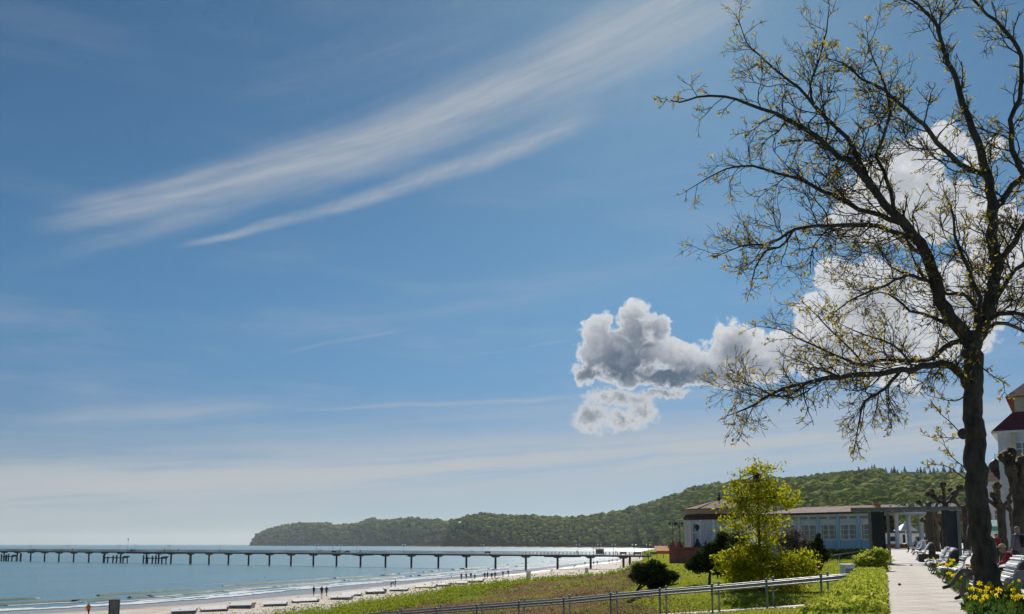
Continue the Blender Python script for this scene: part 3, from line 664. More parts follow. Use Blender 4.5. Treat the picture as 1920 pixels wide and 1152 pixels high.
# dark conifers along the crest, each by its place in the view
def conifer_mesh(seed):
    r = np.random.default_rng(seed); V_, F_ = [], []; 
    for L_ in range(11):
        z0 = .1 + L_ * .085; rr = (1 - L_ / 11.5) * .30
        for k in range(12):
            a = r.uniform(0, 6.28); l = rr * r.uniform(.6, 1.25); b = len(V_); w = .05 + .10 * (1 - L_ / 11)
            V_ += [(0, 0, z0 + .10), (math.cos(a + w * 3) * l * .8, math.sin(a + w * 3) * l * .8, z0 + .02), (math.cos(a) * l, math.sin(a) * l, z0 - .04), (math.cos(a - w * 3) * l * .8, math.sin(a - w * 3) * l * .8, z0 + .02)]
            F_ += [(b, b + 1, b + 2), (b, b + 2, b + 3)]
    return npmesh('conifer', V_, F_, M['conifer'])
con = [conifer_mesh(k) for k in range(4)]
cx_ = [1528, 1551, 1598, 1617, 1628, 1636, 1642, 1647, 1662, 1668, 1679, 1684, 1690, 1698, 1704, 1728, 1734, 1741, 1752, 1759, 1766, 1778, 1790, 1797, 1812, 1850, 1865]
for n_, x_ in enumerate(cx_):
    Yc = float(np.interp(x_, [1200, 1300, 1400, 1500, 1600, 1800, 2300], [2800, 2250, 1950, 1750, 1600, 1500, 1450])) + 15
    X_ = XY(x_, Yc); z_ = float(landz(np.array([X_]), np.array([Yc]))[0]); s_ = (15 + 10 * random.random()) * (1.0 if x_ > 1600 else .7)
    o = link('conifer', con[n_ % 4], None, (X_, Yc, z_ + 6), random.uniform(0, 6)); o.scale = (s_ * 1.2, s_ * 1.2, s_)
    tag(o, 'dark pointed conifer standing above the broadleaf wood on the hill crest', 'conifer', 'conifers along the hill crest')
# a pale far house and a small tower among them
def ground(x_, Y_): X_ = XY(x_, Y_); return Vector((X_, Y_, float(landz(np.array([X_]), np.array([Y_]))[0])))
p = ground(1712, 1545); h = empty('hilltop_house', p + Vector((0, 0, 8)), .1, 'long pale flat roofed house among conifers on the hill crest', 'house')
MB().box((0, 0, 4), (16, 9, 9)).build('wall', M['white_render'], h); MB().box((0, 0, 8.9), (18, 11, .8)).build('roof', M['fascia'], h)
for k in range(4): MB().box((-6 + k * 4, -4.55, 5.5), (2.2, .2, 2.0)).build('window', M['glass'], h)
p = ground(1338, 2120); h = empty('hill_tower', p + Vector((0, 0, 6)), 0, 'tiny square tower rising over the wood on the far hill', 'tower')
MB().box((0, 0, 6), (4.6, 4.6, 14)).build('shaft', M['fascia'], h); MB().box((0, 0, 13.6), (6, 6, 1.4)).build('parapet', M['fascia'], h)
# ------------------------------------------------------------------ the pier
PX0, PY0, PA, PB = -248.83 * H / 8.6, 484.72 * H / 8.6, 10.567 * H / 8.6, -6.758 * H / 8.6
PL = math.hypot(PA, PB); pdx, pdy = PA / PL, PB / PL; PROT = math.atan2(pdy, pdx); DK = H - 18.2 / VS * (PY0 + PB * 22)
def pp(n, off=0.0, z=0.0): return Vector((PX0 + PA * n - pdy * off, PY0 + PB * n + pdx * off, z))
def pn(x): u = (x - CX) / (F / cp); return (PX0 - u * PY0) / (u * PB - PA)
pier = empty('pier', pp(13), PROT, 'long dark timber pier on single piles reaching far into the sea', 'pier')
def pl(n, off=0.0, z=0.0): return Vector(((n - 13) * PL, off, z))
n0, n1 = -4.0, 29.3
mb = MB(); 
for k in range(int((n1 - n0) * 2)):
    a = n0 + k * .5; mb.box(pl(a + .25, 0, DK - .12), (PL * .5 - .01, 3.6, .22))
mb.build('deck', M['pier_wood'], pier)
for off in (-1.55, 1.55): MB().box(pl((n0 + n1) / 2, off, DK - .42), ((n1 - n0) * PL, .22, .38)).build('deck_beam', M['pier_wood'], pier)
pile = MB().tube([(0, 0, -3), (0, 0, DK - .5)], [.44, .40], 10).mesh('pile', M['pier_pile'])
capm = MB(); capm.add([(-1.5, -1.5, 0), (1.5, -1.5, 0), (1.5, 1.5, 0), (-1.5, 1.5, 0), (-.5, -1.2, -.62), (.5, -1.2, -.62), (.5, 1.2, -.62), (-.5, 1.2, -.62)],
      [(0, 1, 2, 3), (7, 6, 5, 4), (0, 4, 5, 1), (1, 5, 6, 2), (2, 6, 7, 3), (3, 7, 4, 0)]); capm = capm.mesh('pile_cap', M['pier_wood'])
plist = list(range(-3, 7)) + [7.55, 8.25, 8.95] + list(range(10, 27)) + [26.95, 28.0, 28.9]
for n in plist:
    link('pile', pile, pier, pl(n)); link('pile_cap', capm, pier, pl(n, 0, DK - .60))
for n in (9.92, 27.06): link('pile', pile, pier, pl(n + .04, .9))
for a, b in ((6.6, 9.5), (17.85, 18.35), (24.7, 25.6)): MB().box(pl((a + b) / 2, 0, DK - .62), ((b - a) * PL, 5.6, .5)).build('platform_beam', M['pier_wood'], pier)
for off in (-1.72, 1.72):
    MB().box(pl((n0 + n1) / 2, off, DK + 1.08), ((n1 - n0) * PL, .09, .08)).build('handrail', M['rail_wood'], pier)
    mb = MB(); L_ = n0
    while L_ < n1:
        mb.box(pl(L_, off, DK + .53), (.11, .09, 1.04)); L_ += 1.55 / PL
    tag(mb.build('railing_posts', M['rail_wood'], pier), kind='stuff')
    mb = MB(); L_ = n0
    while L_ < n1:
        mb.box(pl(L_, off, DK + .5), (.035, .03, .9)); L_ += .26 / PL
    mb.box(pl((n0 + n1) / 2, off, DK + .13), ((n1 - n0) * PL, .05, .05)); tag(mb.build('railing_bars', M['rail_wood'], pier), kind='stuff')
# landing stages under the deck
def stage(na, nb, lab, off=-2.6):
    r = empty('landing_stage', pp((na + nb) / 2, off), PROT, lab, 'landing stage', 'landing stages beside the pier'); hl = (nb - na) * PL / 2
    mb = MB(); mb.box((0, 0, 2.5), (hl * 2, 3.0, .42)); mb.build('platform', M['pier_wood'], r)
    for k, (x, hgt) in enumerate(((-hl, 3.9), (-hl * .55, 2.4), (-.1, 3.6), (hl * .35, 3.9), (hl, 3.3))):
        MB().tube([(x, -1.1, -3), (x, -1.1, hgt)], .36, 8).build('post', M['pier_pile'], r)
    for s_ in (-1, 1): MB().tube([(s_ * hl, 1.3, -3), (s_ * hl, 1.3, 3.2)], .3, 8).build('post', M['pier_pile'], r)
    MB().add([(hl, -1.5, 2.6), (hl + 1.6, -1.5, 3.5), (hl + 1.6, 1.5, 3.5), (hl, 1.5, 2.6), (hl, -1.5, 2.3), (hl + 1.6, -1.5, 3.2), (hl + 1.6, 1.5, 3.2), (hl, 1.5, 2.3)],
             [(0, 1, 2, 3), (7, 6, 5, 4), (0, 4, 5, 1), (2, 6, 7, 3), (1, 5, 6, 2), (0, 3, 7, 4)]).build('ramp_plate', M['pier_wood'], r)
stage(-1.7, -.9, 'short dark landing stage at the far left end of the pier')
stage(5.35, 6.55, 'dark landing stage under the pier to the left of its widened middle')
stage(7.75, 8.8, 'dark landing stage under the pier to the right of its widened middle')
r = empty('mooring_dolphin', pp(-.45, -2.2), 0, 'lone thick dark pile standing in the sea beside the pier', 'mooring pile'); MB().tube([(0, 0, -3), (0, 0, 4.0)], [.55, .5], 10).build('post', M['pier_pile'], r)
MB().cyl((0, 0, 4.0), .62, .25).build('cap', M['pier_pile'], r)
# twin globe lamps
lampm = {'pole': MB().tube([(0, 0, 0), (0, 0, .5), (0, 0, 3.1)], [.10, .07, .05], 8).mesh('pole', M['iron']),
         'arm': MB().tube([(-.55, 0, 3.25), (-.45, 0, 3.05), (0, 0, 2.95), (.45, 0, 3.05), (.55, 0, 3.25)], .035, 6).mesh('arm', M['iron']),
         'globe': MB().ball((0, 0, 0), .27, 10, 8).mesh('lamp_globe', M['globe'])}
def pier_lamp(x, off, lab):
    r = empty('pier_lamp', pp(pn(x), off, DK), 0, lab, 'lamp', 'twin globe lamps along the pier')
    link('pole', lampm['pole'], r); link('arm', lampm['arm'], r)
    for s_ in (-.55, .55): link('lamp_globe', lampm['globe'], r, (s_, 0, 3.5))
for x, off, lab in ((1080, 1.4, 'twin globe lamp on the pier, fifth from the shore end'), (1127, -1.4, 'twin globe lamp on the near side of the pier beside the glazed shelter'), (1147, 1.4, 'twin globe lamp on the far side of the pier just right of the glazed shelter'),
        (1192, -1.4, 'twin globe lamp on the near side of the pier, second from the shore end'), (1212, 1.4, 'twin globe lamp closest to the shore end of the pier'), (908, -1.4, 'twin globe lamp alone over the middle of the near half of the pier'),
        (753, 1.4, 'twin globe lamp on the pier in front of the green headland slope'), (665, 1.4, 'twin globe lamp just right of the bench bay of the pier'), (643, -1.4, 'twin globe lamp over the bench bay of the pier'),
        (620, 1.4, 'twin globe lamp just left of the bench bay of the pier'), (598, -1.4, 'twin globe lamp behind two people standing on the pier'), (532, 1.4, 'twin globe lamp on the pier under the left half of the headland'),
        (417, -1.4, 'twin globe lamp on the pier left of the headland tip'), (313, 1.4, 'twin globe lamp right of the widened middle of the pier'), (258, -1.4, 'twin globe lamp over the widened middle of the pier'),
        (219, 1.4, 'twin globe lamp left of the mast on the pier'), (133, -1.4, 'twin globe lamp on the pier, third from the left edge of the photo'), (53, 1.4, 'twin globe lamp on the pier, second from the left edge of the photo'), (1, -1.4, 'twin globe lamp on the pier at the left edge of the photo')):
    pier_lamp(x, off, lab)
r = empty('mast', pp(pn(235), 1.5, DK), 0, 'thin grey mast with a finial rising above the pier deck', 'mast'); MB().tube([(0, 0, 0), (0, 0, 6.3)], [.09, .05], 6).build('pole', M['steel'], r)
MB().lathe((0, 0, 5.6), [(.05, 0), (.28, .35), (.28, .9), (.08, 1.3)], 8).build('finial', M['steel'], r)
r = empty('pier_shelter', pp(pn(1122), 0, DK), PROT, 'small glazed shelter with a flat roof standing on the pier', 'shelter')
MB().box((0, 0, 2.35), (3.2, 2.2, .16)).build('roof', M['fascia'], r)
for x in (-1.5, 1.5):
    for y in (-1, 1): MB().box((x, y, 1.13), (.12, .12, 2.26)).build('post', M['iron'], r)
MB().box((0, 1, 1.2), (2.8, .04, 1.7)).build('pane', M['glass'], r)
def pier_bench(x, off, lab):
    r = empty('pier_bench', pp(pn(x), off, DK), PROT, lab, 'bench', 'dark benches on the pier')
    MB().box((0, 0, .45), (2.6, .5, .08)).build('seat', M['pier_wood'], r); MB().box((0, .25, .75), (2.6, .06, .5)).build('backrest', M['pier_wood'], r)
    for s_ in (-1.1, 1.1): MB().box((s_, 0, .2), (.08, .45, .41)).build('leg', M['iron'], r)
for x, off, lab in ((60, 1.2, 'dark bench on the pier near the left edge of the photo'), (243, 1.3, 'dark bench on the pier at the widened middle'), (622, 1.3, 'dark bench at the left of the bench bay on the pier'), (647, 1.3, 'dark bench at the right of the bench bay on the pier'),
                    (910, 1.3, 'dark bench at the foot of the lone pier lamp'), (1165, 1.2, 'dark bench on the pier right of the glazed shelter'), (1192, 1.2, 'dark bench on the pier between the two shoreward lamps'), (1222, 1.2, 'dark bench nearest the shore end of the pier')):
    pier_bench(x, off, lab)
# ------------------------------------------------------------------ red terrace wall with lamps
wz0, wz1 = H - 2.9, H - .42
A, B = at(1254, 1027, 108), at(1316, 1027, 105); L_ = (B - A).length; rz = math.atan2(B.y - A.y, B.x - A.x)
w = empty('terrace_wall', (A.x, A.y, 0), rz, 'red washed masonry terrace wall where the pier meets the shore', 'wall')
MB().box((L_ / 2 + 2, 3, (wz0 + wz1) / 2), (L_ + 4, 6, wz1 - wz0), bev=.05).build('wall_face', M['red_wall'], w); MB().box((L_ / 2 + 2, -.02, wz1 + .05), (L_ + 4.1, .34, .12)).build('coping', mat('red coping', (.30, .10, .08), (.22, .075, .06), 2, .8, .2), w)
for x, lab in ((1262, 'black lantern with two arms on the left plinth of the red terrace wall'), (1275, 'black lantern with two arms on the middle plinth of the red terrace wall')):
    p = at(x, 1027, 108.3); r = empty('wall_lantern', (p.x, p.y, wz1 + .1), 0, lab, 'lantern', 'lanterns on the red terrace wall')
    MB().lathe((0, 0, 0), [(.42, 0), (.36, .2), (.16, .5), (.12, .75)], 8).build('plinth', M['red_wall'], r)
    MB().tube([(0, 0, .7), (0, 0, 2.9)], [.05, .035], 6).build('pole', M['iron'], r); MB().tube([(-.32, 0, 2.55), (0, 0, 2.35), (.32, 0, 2.55)], .03, 6).build('arm', M['iron'], r)
    for s_ in (-.32, .32): MB().lathe((s_, 0, 2.5), [(.05, 0), (.13, .3), (.04, .42)], 6).build('lantern_head', M['iron'], r)
p = at(1308, 1027, 106); r = empty('wall_lantern', (p.x, p.y, wz1 + .1), 0, 'large black hexagonal lantern on a white pole in front of the round pavilion', 'lantern', 'lanterns on the red terrace wall')
MB().lathe((0, 0, 0), [(.55, 0), (.42, .25), (.2, .6), (.12, .95)], 8).build('plinth', M['iron'], r); MB().tube([(0, 0, .8), (0, 0, 1.9)], .05, 6).build('pole', M['white_wood'], r)
MB().lathe((0, 0, 1.85), [(.10, 0), (.30, .38), (.30, .55), (.06, .80)], 6).build('lantern_head', M['iron'], r)
# ------------------------------------------------------------------ the sea front pavilion
GZ = H - .50; YR, YL = 97.0, 107.0
R0 = at(1652, 1021, YR); L0 = at(1432, 1021, YL); R0.z = L0.z = 0
fl = (R0 - L0).length; fd_ = (R0 - L0).normalized(); frz = math.atan2(fd_.y, fd_.x)
pav = empty('pavilion', (L0.x, L0.y, GZ), frz, 'long low seaside pavilion with blue boarded front and red brown roof', 'pavilion')
WH = 3.72                                                            # wall height
nb = 6; bw = fl / nb
MB().box(((fl - 6) / 2, 4.6, WH / 2 - .6), (fl - 6, 9.0, WH + 1.2)).build('wall', M['pale_blue'], pav); MB().box((fl - 2.99, .45, WH / 2 - .6), (6.02, .7, WH + 1.2)).build('wall', M['pale_blue'], pav)
for k in range(nb):
    x0 = k * bw; xc = x0 + bw / 2
    MB().box((x0, -.02, WH / 2 - .05), (.30, .34, WH - .12), bev=.03).build('pilaster', M['blue_panel'] if k > 2 else M['pale_blue'], pav)
    pn_ = MB(); 
    for q in range(7): pn_.box((x0 + .2 + (bw - .4) * (q + .5) / 7, -.0, .44), ((bw - .4) / 7 - .012, .14, .84))
    pn_.build('board_panel', M['blue_panel'], pav)
    wf = MB().box((xc, .02, 1.02), (bw - .36, .20, .12)); wf.box((xc, .02, 2.62), (bw - .36, .20, .10)); wf.box((xc, .02, 3.02), (bw - .36, .18, .09))
    for s_ in (-1, 1): wf.box((xc + s_ * (bw / 2 - .24), .02, 1.82), (.12, .18, 1.48))
    wf.box((xc, .03, 1.82), (.09, .15, 1.48))
    for s_ in (-.28, .28): wf.box((xc + s_ * bw, .04, 1.82), (.04, .1, 1.48))
    for zq in (1.5, 2.05): wf.box((xc, .04, zq), (bw - .5, .1, .04))
    win = wf.build('window', M['white_wood'], pav)
    MB().box((xc, .075, 1.82), (bw - .5, .03, 1.5)).build('pane', M['glass'], win)
    tr = MB().box((xc, .05, 3.32), (bw - .34, .16, .42)).build('transom_panel', M['pale_blue'], pav)
    for s_ in (-.25, .25): MB().box((xc + s_ * bw, -.045, 3.34), (bw * .40, .02, .24)).build('transom_pane', M['glass'], tr)
MB().box((fl / 2, .03, WH - .10), (fl + .3, .36, .24)).build('frieze', M['pale_blue'], pav)
# hipped low roof with eaves
def roofblock(name, x0, x1, y0, y1, z0, zr, inset, parent, mt, ov=.55):
    a = [(x0 - ov, y0 - ov, z0), (x1 + ov, y0 - ov, z0), (x1 + ov, y1 + ov, z0), (x0 - ov, y1 + ov, z0)]; ym = (y0 + y1) / 2
    b = [(x0 + inset, ym, zr), (x1 - inset, ym, zr)]
    mb = MB().add(a + b, [(0, 1, 5, 4), (1, 2, 5), (2, 3, 4, 5), (3, 0, 4), (3, 2, 1, 0)]); o = mb.build(name, mt, parent)
    MB().box(((x0 + x1) / 2, (y0 + y1) / 2, z0 - .09), (x1 - x0 + 2 * ov - .04, y1 - y0 + 2 * ov - .04, .17)).build('eaves_board', M['fascia'], o); return o
roofblock('roof', 0, fl + 2, 0, 9, WH + .22, WH + 1.05, 2.5, pav, M['roof_red'])
roofblock('roof', fl + 2.5, fl + 7.2, .8, 8, WH + .34, WH + 1.10, 2.0, pav, M['roof_red'], .4)
# arcade columns at the right end
colm = {}
for k, (x_, wdt) in enumerate(((1683, .40), (1706, .44), (1729, .46))):
    p = at(x_, 1021, 96.5); q = Matrix.Rotation(-frz, 3, 'Z') @ Vector((p.x - L0.x, p.y - L0.y, 0))
    mb = MB(); mb.lathe((q.x, q.y, -.1), [(wdt * .62, 0), (wdt * .62, .3), (wdt * .5, .4), (wdt * .5, 3.2), (wdt * .62, 3.35), (wdt * .7, WH + .2)], 12); mb.build('column', M['pale_blue'], pav)
MB().box((fl + 4.5, .6, WH + .02), (6.2, .5, .4)).build('arcade_beam', M['pale_blue'], pav)
MB().box((fl + 4.5, 9.0, 3.3), (6.5, .4, .9)).build('rear_beam', M['red_wall'], pav)
for x in (-1.9, -.2, 1.5): MB().box((fl + 4.5 + x, 9.1, 1.5), (.26, .26, 3.1)).build('rear_post', M['white_wood'], pav)
# the round end of the pavilion
c = at(1351, 1021, 112.5); rot = empty('rotunda', (c.x, c.y, GZ - .45), 0, 'round white and blue end pavilion with a tent shaped tiled roof', 'pavilion')
RR = 4.15; NS = 16
def ringpts(r, z, n=NS, a0=0.0): return [Vector((r * math.cos(a0 + 2 * math.pi * k / n), r * math.sin(a0 + 2 * math.pi * k / n), z)) for k in range(n)]
MB().lathe((0, 0, 0), [(RR, -1), (RR, 4.1)], NS, smooth=False).build('wall', M['pale_blue'], rot)
for k, p in enumerate(ringpts(RR + .02, 2.0)):
    a = 2 * math.pi * k / NS
    if math.sin(a) > .45: continue
    MB().box((p.x, p.y, 1.9), (.16, .30, 3.8), rz=a).build('pilaster', M['white_wood'], rot)
    a2 = a + math.pi / NS; q = Vector((math.cos(a2), math.sin(a2), 0)) * (RR * math.cos(math.pi / NS) + .03)
    wd = MB()
    for s_ in (-.42, .42): wd.box(q + Vector((-math.sin(a2), math.cos(a2), 0)) * s_ + Vector((0, 0, 2.1)), (.12, .10, 2.7), rz=a2)
    for zq in (.75, 2.3, 3.45): wd.box(q + Vector((0, 0, zq)), (.12, .94, .10), rz=a2)
    wd.box(q + Vector((0, 0, 2.1)), (.10, .05, 2.7), rz=a2)
    wn_ = wd.build('window', M['white_wood'], rot); MB().box(q + Vector((0, 0, 2.1)) - Vector((math.cos(a2), math.sin(a2), 0)) * .01, (.05, .80, 2.6), rz=a2).build('pane', M['curtain'] if k % 3 else M['glass'], wn_)
e1 = MB().lathe((0, 0, 0), [(RR + .25, 4.02), (RR + .28, 4.12), (RR - .35, 4.72), (RR - .4, 4.7)], NS, smooth=False).build('skirt_roof', M['roof_red'], rot)
MB().lathe((0, 0, 0), [(RR + .2, 3.82), (RR + .22, 4.0)], NS, smooth=False).build('eaves_board', M['fascia'], e1)
MB().lathe((0, 0, 0), [(RR - .15, 4.45), (RR + .16, 5.05)], NS, smooth=False).build('frieze', mat('pink beige band', (.46, .37, .32), (.38, .30, .27), 2, .8, .1), rot)
MB().lathe((0, 0, 0), [(RR + .32, 5.03), (RR + .36, 5.12), (.30, 6.25), (.2, 6.3)], NS, smooth=False).build('roof', M['roof_red'], rot)
mb = MB()
for p in ringpts(RR + .36, 5.14, 8): mb.tube([p, (0, 0, 6.32)], .07, 5)
mb.build('ridge_tiles', mat('dark ridge tiles', (.11, .065, .055), (.08, .05, .04), 3, .8, .2), rot)
MB().lathe((0, 0, 6.2), [(.16, 0), (.22, .3), (.08, .5), (.12, .7), (.02, 1.1)], 8).build('finial', M['fascia'], rot)
# handrail in front of the pavilion
a_, b_ = at(1500, 1052, 88), at(1628, 1031, 84)
rl = empty('pavilion_railing', (0, 0, 0), 0, 'pale grey handrail on posts sloping up in front of the blue pavilion', 'railing')
MB().tube([a_, b_], .07, 6).build('handrail', M['steel'], rl)
for k in range(6):
    p = a_.lerp(b_, .02 + k * .19); MB().tube([p, p - Vector((0, 0, 1.5))], .06, 6).build('post', M['steel'], rl)
p = at(1637, 958, 99); r = empty('roof_flag', p + Vector((0, 0, -.1)), 0, 'small red and yellow flag flying above the pavilion roof', 'flag'); MB().tube([(0, 0, 0), (0, 0, .95)], .025, 6).build('pole', M['white_wood'], r)
mb = MB(); mb.box((.45, 0, .72), (.8, .04, .20), rot=Matrix.Rotation(.35, 4, 'Y')); mb.box((.5, 0, .50), (.8, .04, .2), mi=1, rot=Matrix.Rotation(.35, 4, 'Y')); mb.build('cloth', [plain('flag red', (.7, .05, .03)), plain('flag yellow', (.8, .4, .02))], r)
# ------------------------------------------------------------------ pergola frame with dark screens over the steps
s0 = 56.3; TP = H + 1.96
per = empty('pergola', PW(s0, 0, 0), math.atan2(-UX, UY), 'grey steel pergola beam spanning the promenade between two dark screens', 'pergola')
zb = float(prom_z(56.5)); tA, tB = -1.95, 3.55
def loc(ds, t, z): return Vector((t, ds, z))     # local x runs across the promenade
def perl(x_, z): 
    # position across the promenade from its place in view
    u = (x_ - CX) / (F / cp); t = (u * UY * s0 - UX * s0) / (UY + u * UX); return t
for x_, zlo in ((1633, H - 2.5), (1667, zb), (1800, zb)): MB().box((perl(x_, 0), 0, (TP + zlo) / 2 - .1), (.16, .16, TP - zlo - .2), bev=.01).build('post', M['grey_steel'], per)
tl, tr_ = perl(1598, 0), perl(1806, 0)
MB().box(((tl + tr_) / 2, 0, TP), (tr_ - tl, .18, .20), bev=.015).build('beam', M['grey_steel'], per)
MB().box(((tl + tr_) / 2, 2.6, TP - .02), (tr_ - tl, .12, .14), bev=.01).build('beam', M['grey_steel'], per)
for k in range(9): MB().box((tl + (tr_ - tl) * (k + .5) / 9, 1.3, TP + .0), (.08, 2.5, .12)).build('cross_bar', M['grey_steel'], per)
for k in range(8):
    x_ = 1673 + k * 16; MB().lathe((perl(x_, 0), -.02, TP + .12), [(.05, 0), (.075, .05), (.05, .13), (.01, .15)], 8).build('spotlight', M['globe'], per)
xa, xb = perl(1635, 0), perl(1661, 0); MB().box(((xa + xb) / 2, .35, (TP - .14 + zb) / 2 - .1), (xb - xa, .12, TP - .14 - zb + .2)).build('screen', M['black_panel'], per)
xa, xb = perl(1775, 0), perl(1802, 0); MB().box(((xa + xb) / 2, .35, (TP - .14 + zb) / 2 - .1), (xb - xa, .12, TP - .14 - zb + .2)).build('screen', M['slate_panel'], per)
# ramp handrail, low and dark
hr = empty('ramp_handrail', (0, 0, 0), 0, 'thin dark handrail running down the left side of the paved ramp', 'handrail')
pts_ = [PW(s, -.35 + (s - 56) * -.004, float(prom_z(s)) + (.55 if s > 58 else .30)) for s in np.linspace(57, 92, 12)]
MB().tube(pts_, .035, 6).build('rail', M['iron'], hr)
for p in pts_[::2]: MB().tube([p, p - Vector((0, 0, .62))], .03, 6).build('post', M['iron'], hr)
# planter trough and white boats / parasols seen through the arcade
r = empty('planter_trough', at(1684, 1026, 108) - Vector((0, 0, .35)), .05, 'long rust brown planter trough beyond the arcade columns', 'planter')
MB().box((0, 0, .38), (3.2, .6, .62), bev=.03).build('trough', mat('rusty trough', (.22, .085, .03), (.14, .05, .02), 3, .8, .4), r); MB().box((0, 0, .67), (3.05, .5, .08)).build('soil', M['woodfloor'], r)
for x_, lab in ((1700, 'folded white canvas parasol seen between the arcade columns'),):
    p = at(x_, 1029, 112); r = empty('parasol', (p.x, p.y, GZ), 0, lab, 'parasol'); MB().tube([(0, 0, 0), (0, 0, 3.1)], .05, 6).build('pole', M['white_wood'], r)
    MB().lathe((0, 0, 0), [(1.5, 2.1), (1.45, 2.16), (.4, 2.9), (.04, 3.3)], 8, smooth=False).build('canopy', M['white_wood'], r)
for x_, Yk, w_, lab in ((1668, 122, 2.6, 'low white kiosk with a dark hatch at the left beyond the arcade'), (1722, 124, 2.4, 'low grey white kiosk beyond the rightmost arcade column')):
    p = at(x_, 1021, Yk); r = empty('kiosk', (p.x, p.y, GZ), .1, lab, 'kiosk'); MB().box((0, 0, .9), (w_, 2, 1.8)).build('wall', M['white_wood'], r); MB().box((0, 0, 1.88), (w_ + .5, 2.4, .14)).build('roof', M['pale_blue'], r); MB().box((0, -1.02, 1.2), (w_ * .6, .05, .6)).build('hatch', M['fascia'], r)
# ------------------------------------------------------------------ hotels on the right
def window(parent, x, y, z, w, h, mt=None, off=-.05):
    f = MB(); f.box((x, y + off, z + h / 2), (w + .12, .12, .10)); f.box((x, y + off, z - h / 2), (w + .2, .2, .10))
    for s_ in (-1, 0, 1): f.box((x + s_ * w / 2, y + off, z), (.10 if s_ else .06, .12, h - .1))
    f.box((x, y + off, z + h * .18), (w, .10, .05)); o = f.build('window', M['white_wood'], parent); MB().box((x, y + off + .035, z), (w, .03, h)).build('pane', M['glass'], o); return o
zt = H - 1.2
c = at(1884, 1021, 66); hb = empty('hotel', (c.x, c.y, zt), math.radians(-31), 'tall white hotel with stepped deep red mansard roofs at the right edge', 'hotel')
z1 = (1021 - 806) / VS * 66 + 1.2; W_ = 22.0
MB().box((W_ / 2, 7, z1 / 2), (W_, 14, z1)).build('wall', M['white_render'], hb)
rf = MB().add([(-.35, -.35, z1), (W_, -.35, z1), (W_, 14.3, z1), (-.35, 14.3, z1), (1.0, 1.1, z1 + 1.45), (W_, 1.1, z1 + 1.45), (W_, 13, z1 + 1.45), (1.0, 13, z1 + 1.45)], [(0, 1, 5, 4), (3, 0, 4, 7), (2, 3, 7, 6), (1, 2, 6, 5), (3, 2, 1, 0), (4, 5, 6, 7)]).build('mansard_roof', M['roof_dark'], hb)
MB().box((W_ / 2 - .1, 7, z1 - .08), (W_ + .55, 14.5, .16)).build('cornice', M['white_wood'], hb)
MB().box((W_ / 2 + .6, 7, z1 + 2.0), (W_ - 1.1, 11.6, 1.1)).build('attic_wall', M['cream'], hb)
MB().add([(.6, .8, z1 + 2.56), (W_, .8, z1 + 2.56), (W_, 13.2, z1 + 2.56), (.6, 13.2, z1 + 2.56), (5, 7, z1 + 6.8), (W_, 7, z1 + 6.8)], [(0, 1, 5, 4), (3, 0, 4), (2, 3, 4, 5), (3, 2, 1, 0), (1, 2, 5)]).build('roof', M['roof_dark'], hb)
window(hb, 2.3, 1.2, z1 + 2.02, .8, .7); window(hb, 5.0, 1.2, z1 + 2.02, .8, .7)
for fl_ in range(3):
    for k in range(6): window(hb, 1.5 + k * 2.6, 0, z1 - 1.6 - fl_ * 2.75, 1.0, 1.5)
MB().box((1.0, -.1, z1 / 2), (.3, .25, z1 - .4)).build('drainpipe_pilaster', M['cream'], hb)
for k in range(5):                                    # side windows
    f = MB().box((-.04, 1.8 + k * 2.5, z1 - 2.0), (.1, 1.0, 1.5)).build('window', M['white_wood'], hb); MB().box((-.10, 1.8 + k * 2.5, z1 - 2.0), (.03, .84, 1.34)).build('pane', M['glass'], f)
c = at(1848, 1021, 112); hy = empty('villa', (c.x, c.y, zt + .8), math.radians(-28), 'cream villa with white window bays, tiled gable and small onion dome', 'villa')
z2 = (1021 - 903) / VS * 112 + .4
MB().box((1.4, 4, z2 / 2), (3.6, 8, z2)).build('bay', M['white_render'], hy); MB().box((8.2, 5, z2 / 2 - .3), (10, 9, z2 - .6)).build('wall', M['cream'], hy)
MB().add([(-.7, -.3, z2), (3.5, -.3, z2), (3.5, 8.3, z2), (-.7, 8.3, z2), (.4, 2, z2 + 1.3), (2.6, 2, z2 + 1.3), (2.6, 6, z2 + 1.3), (.4, 6, z2 + 1.3)], [(0, 1, 5, 4), (1, 2, 6, 5), (2, 3, 7, 6), (3, 0, 4, 7), (4, 5, 6, 7), (3, 2, 1, 0)]).build('roof', M['roof_red'], hy)
MB().add([(3.0, .1, z2 - .7), (13.6, .1, z2 - .7), (13.6, 9.9, z2 - .7), (3.0, 9.9, z2 - .7), (6.4, 5, z2 + 3.0), (13.6, 5, z2 + 3.0)], [(0, 1, 5, 4), (3, 0, 4), (2, 3, 4, 5), (3, 2, 1, 0), (1, 2, 5)]).build('roof', M['roof_red'], hy)
MB().lathe((1.6, 3.5, z2 + 1.2), [(.55, 0), (.55, .35), (.78, .55), (.86, .95), (.66, 1.4), (.25, 1.7), (.05, 1.85), (.04, 2.5)], 10).build('onion_dome', M['fascia'], hy)
for fl_ in range(3):
    for x in (.3, 1.5, 2.6): window(hy, x, 0, z2 - 1.5 - fl_ * 2.7, .75, 1.55)
    for x in (4.9, 7.2, 9.6): window(hy, x, .5, z2 - 2.4 - fl_ * 2.7, .9, 1.5)
MB().box((1.4, -.1, z2 - 2.75), (3.8, .5, .35)).build('balcony_band', M['white_wood'], hy)
p = at(1868, 990, 84); r = empty('awning_stall', (p.x, p.y, float(prom_z(90))), 0, 'white stall with a teal awning valance beside the trunk', 'stall')
MB().box((0, .8, 1.15), (3.4, 1.6, 2.3)).build('wall', M['white_wood'], r)
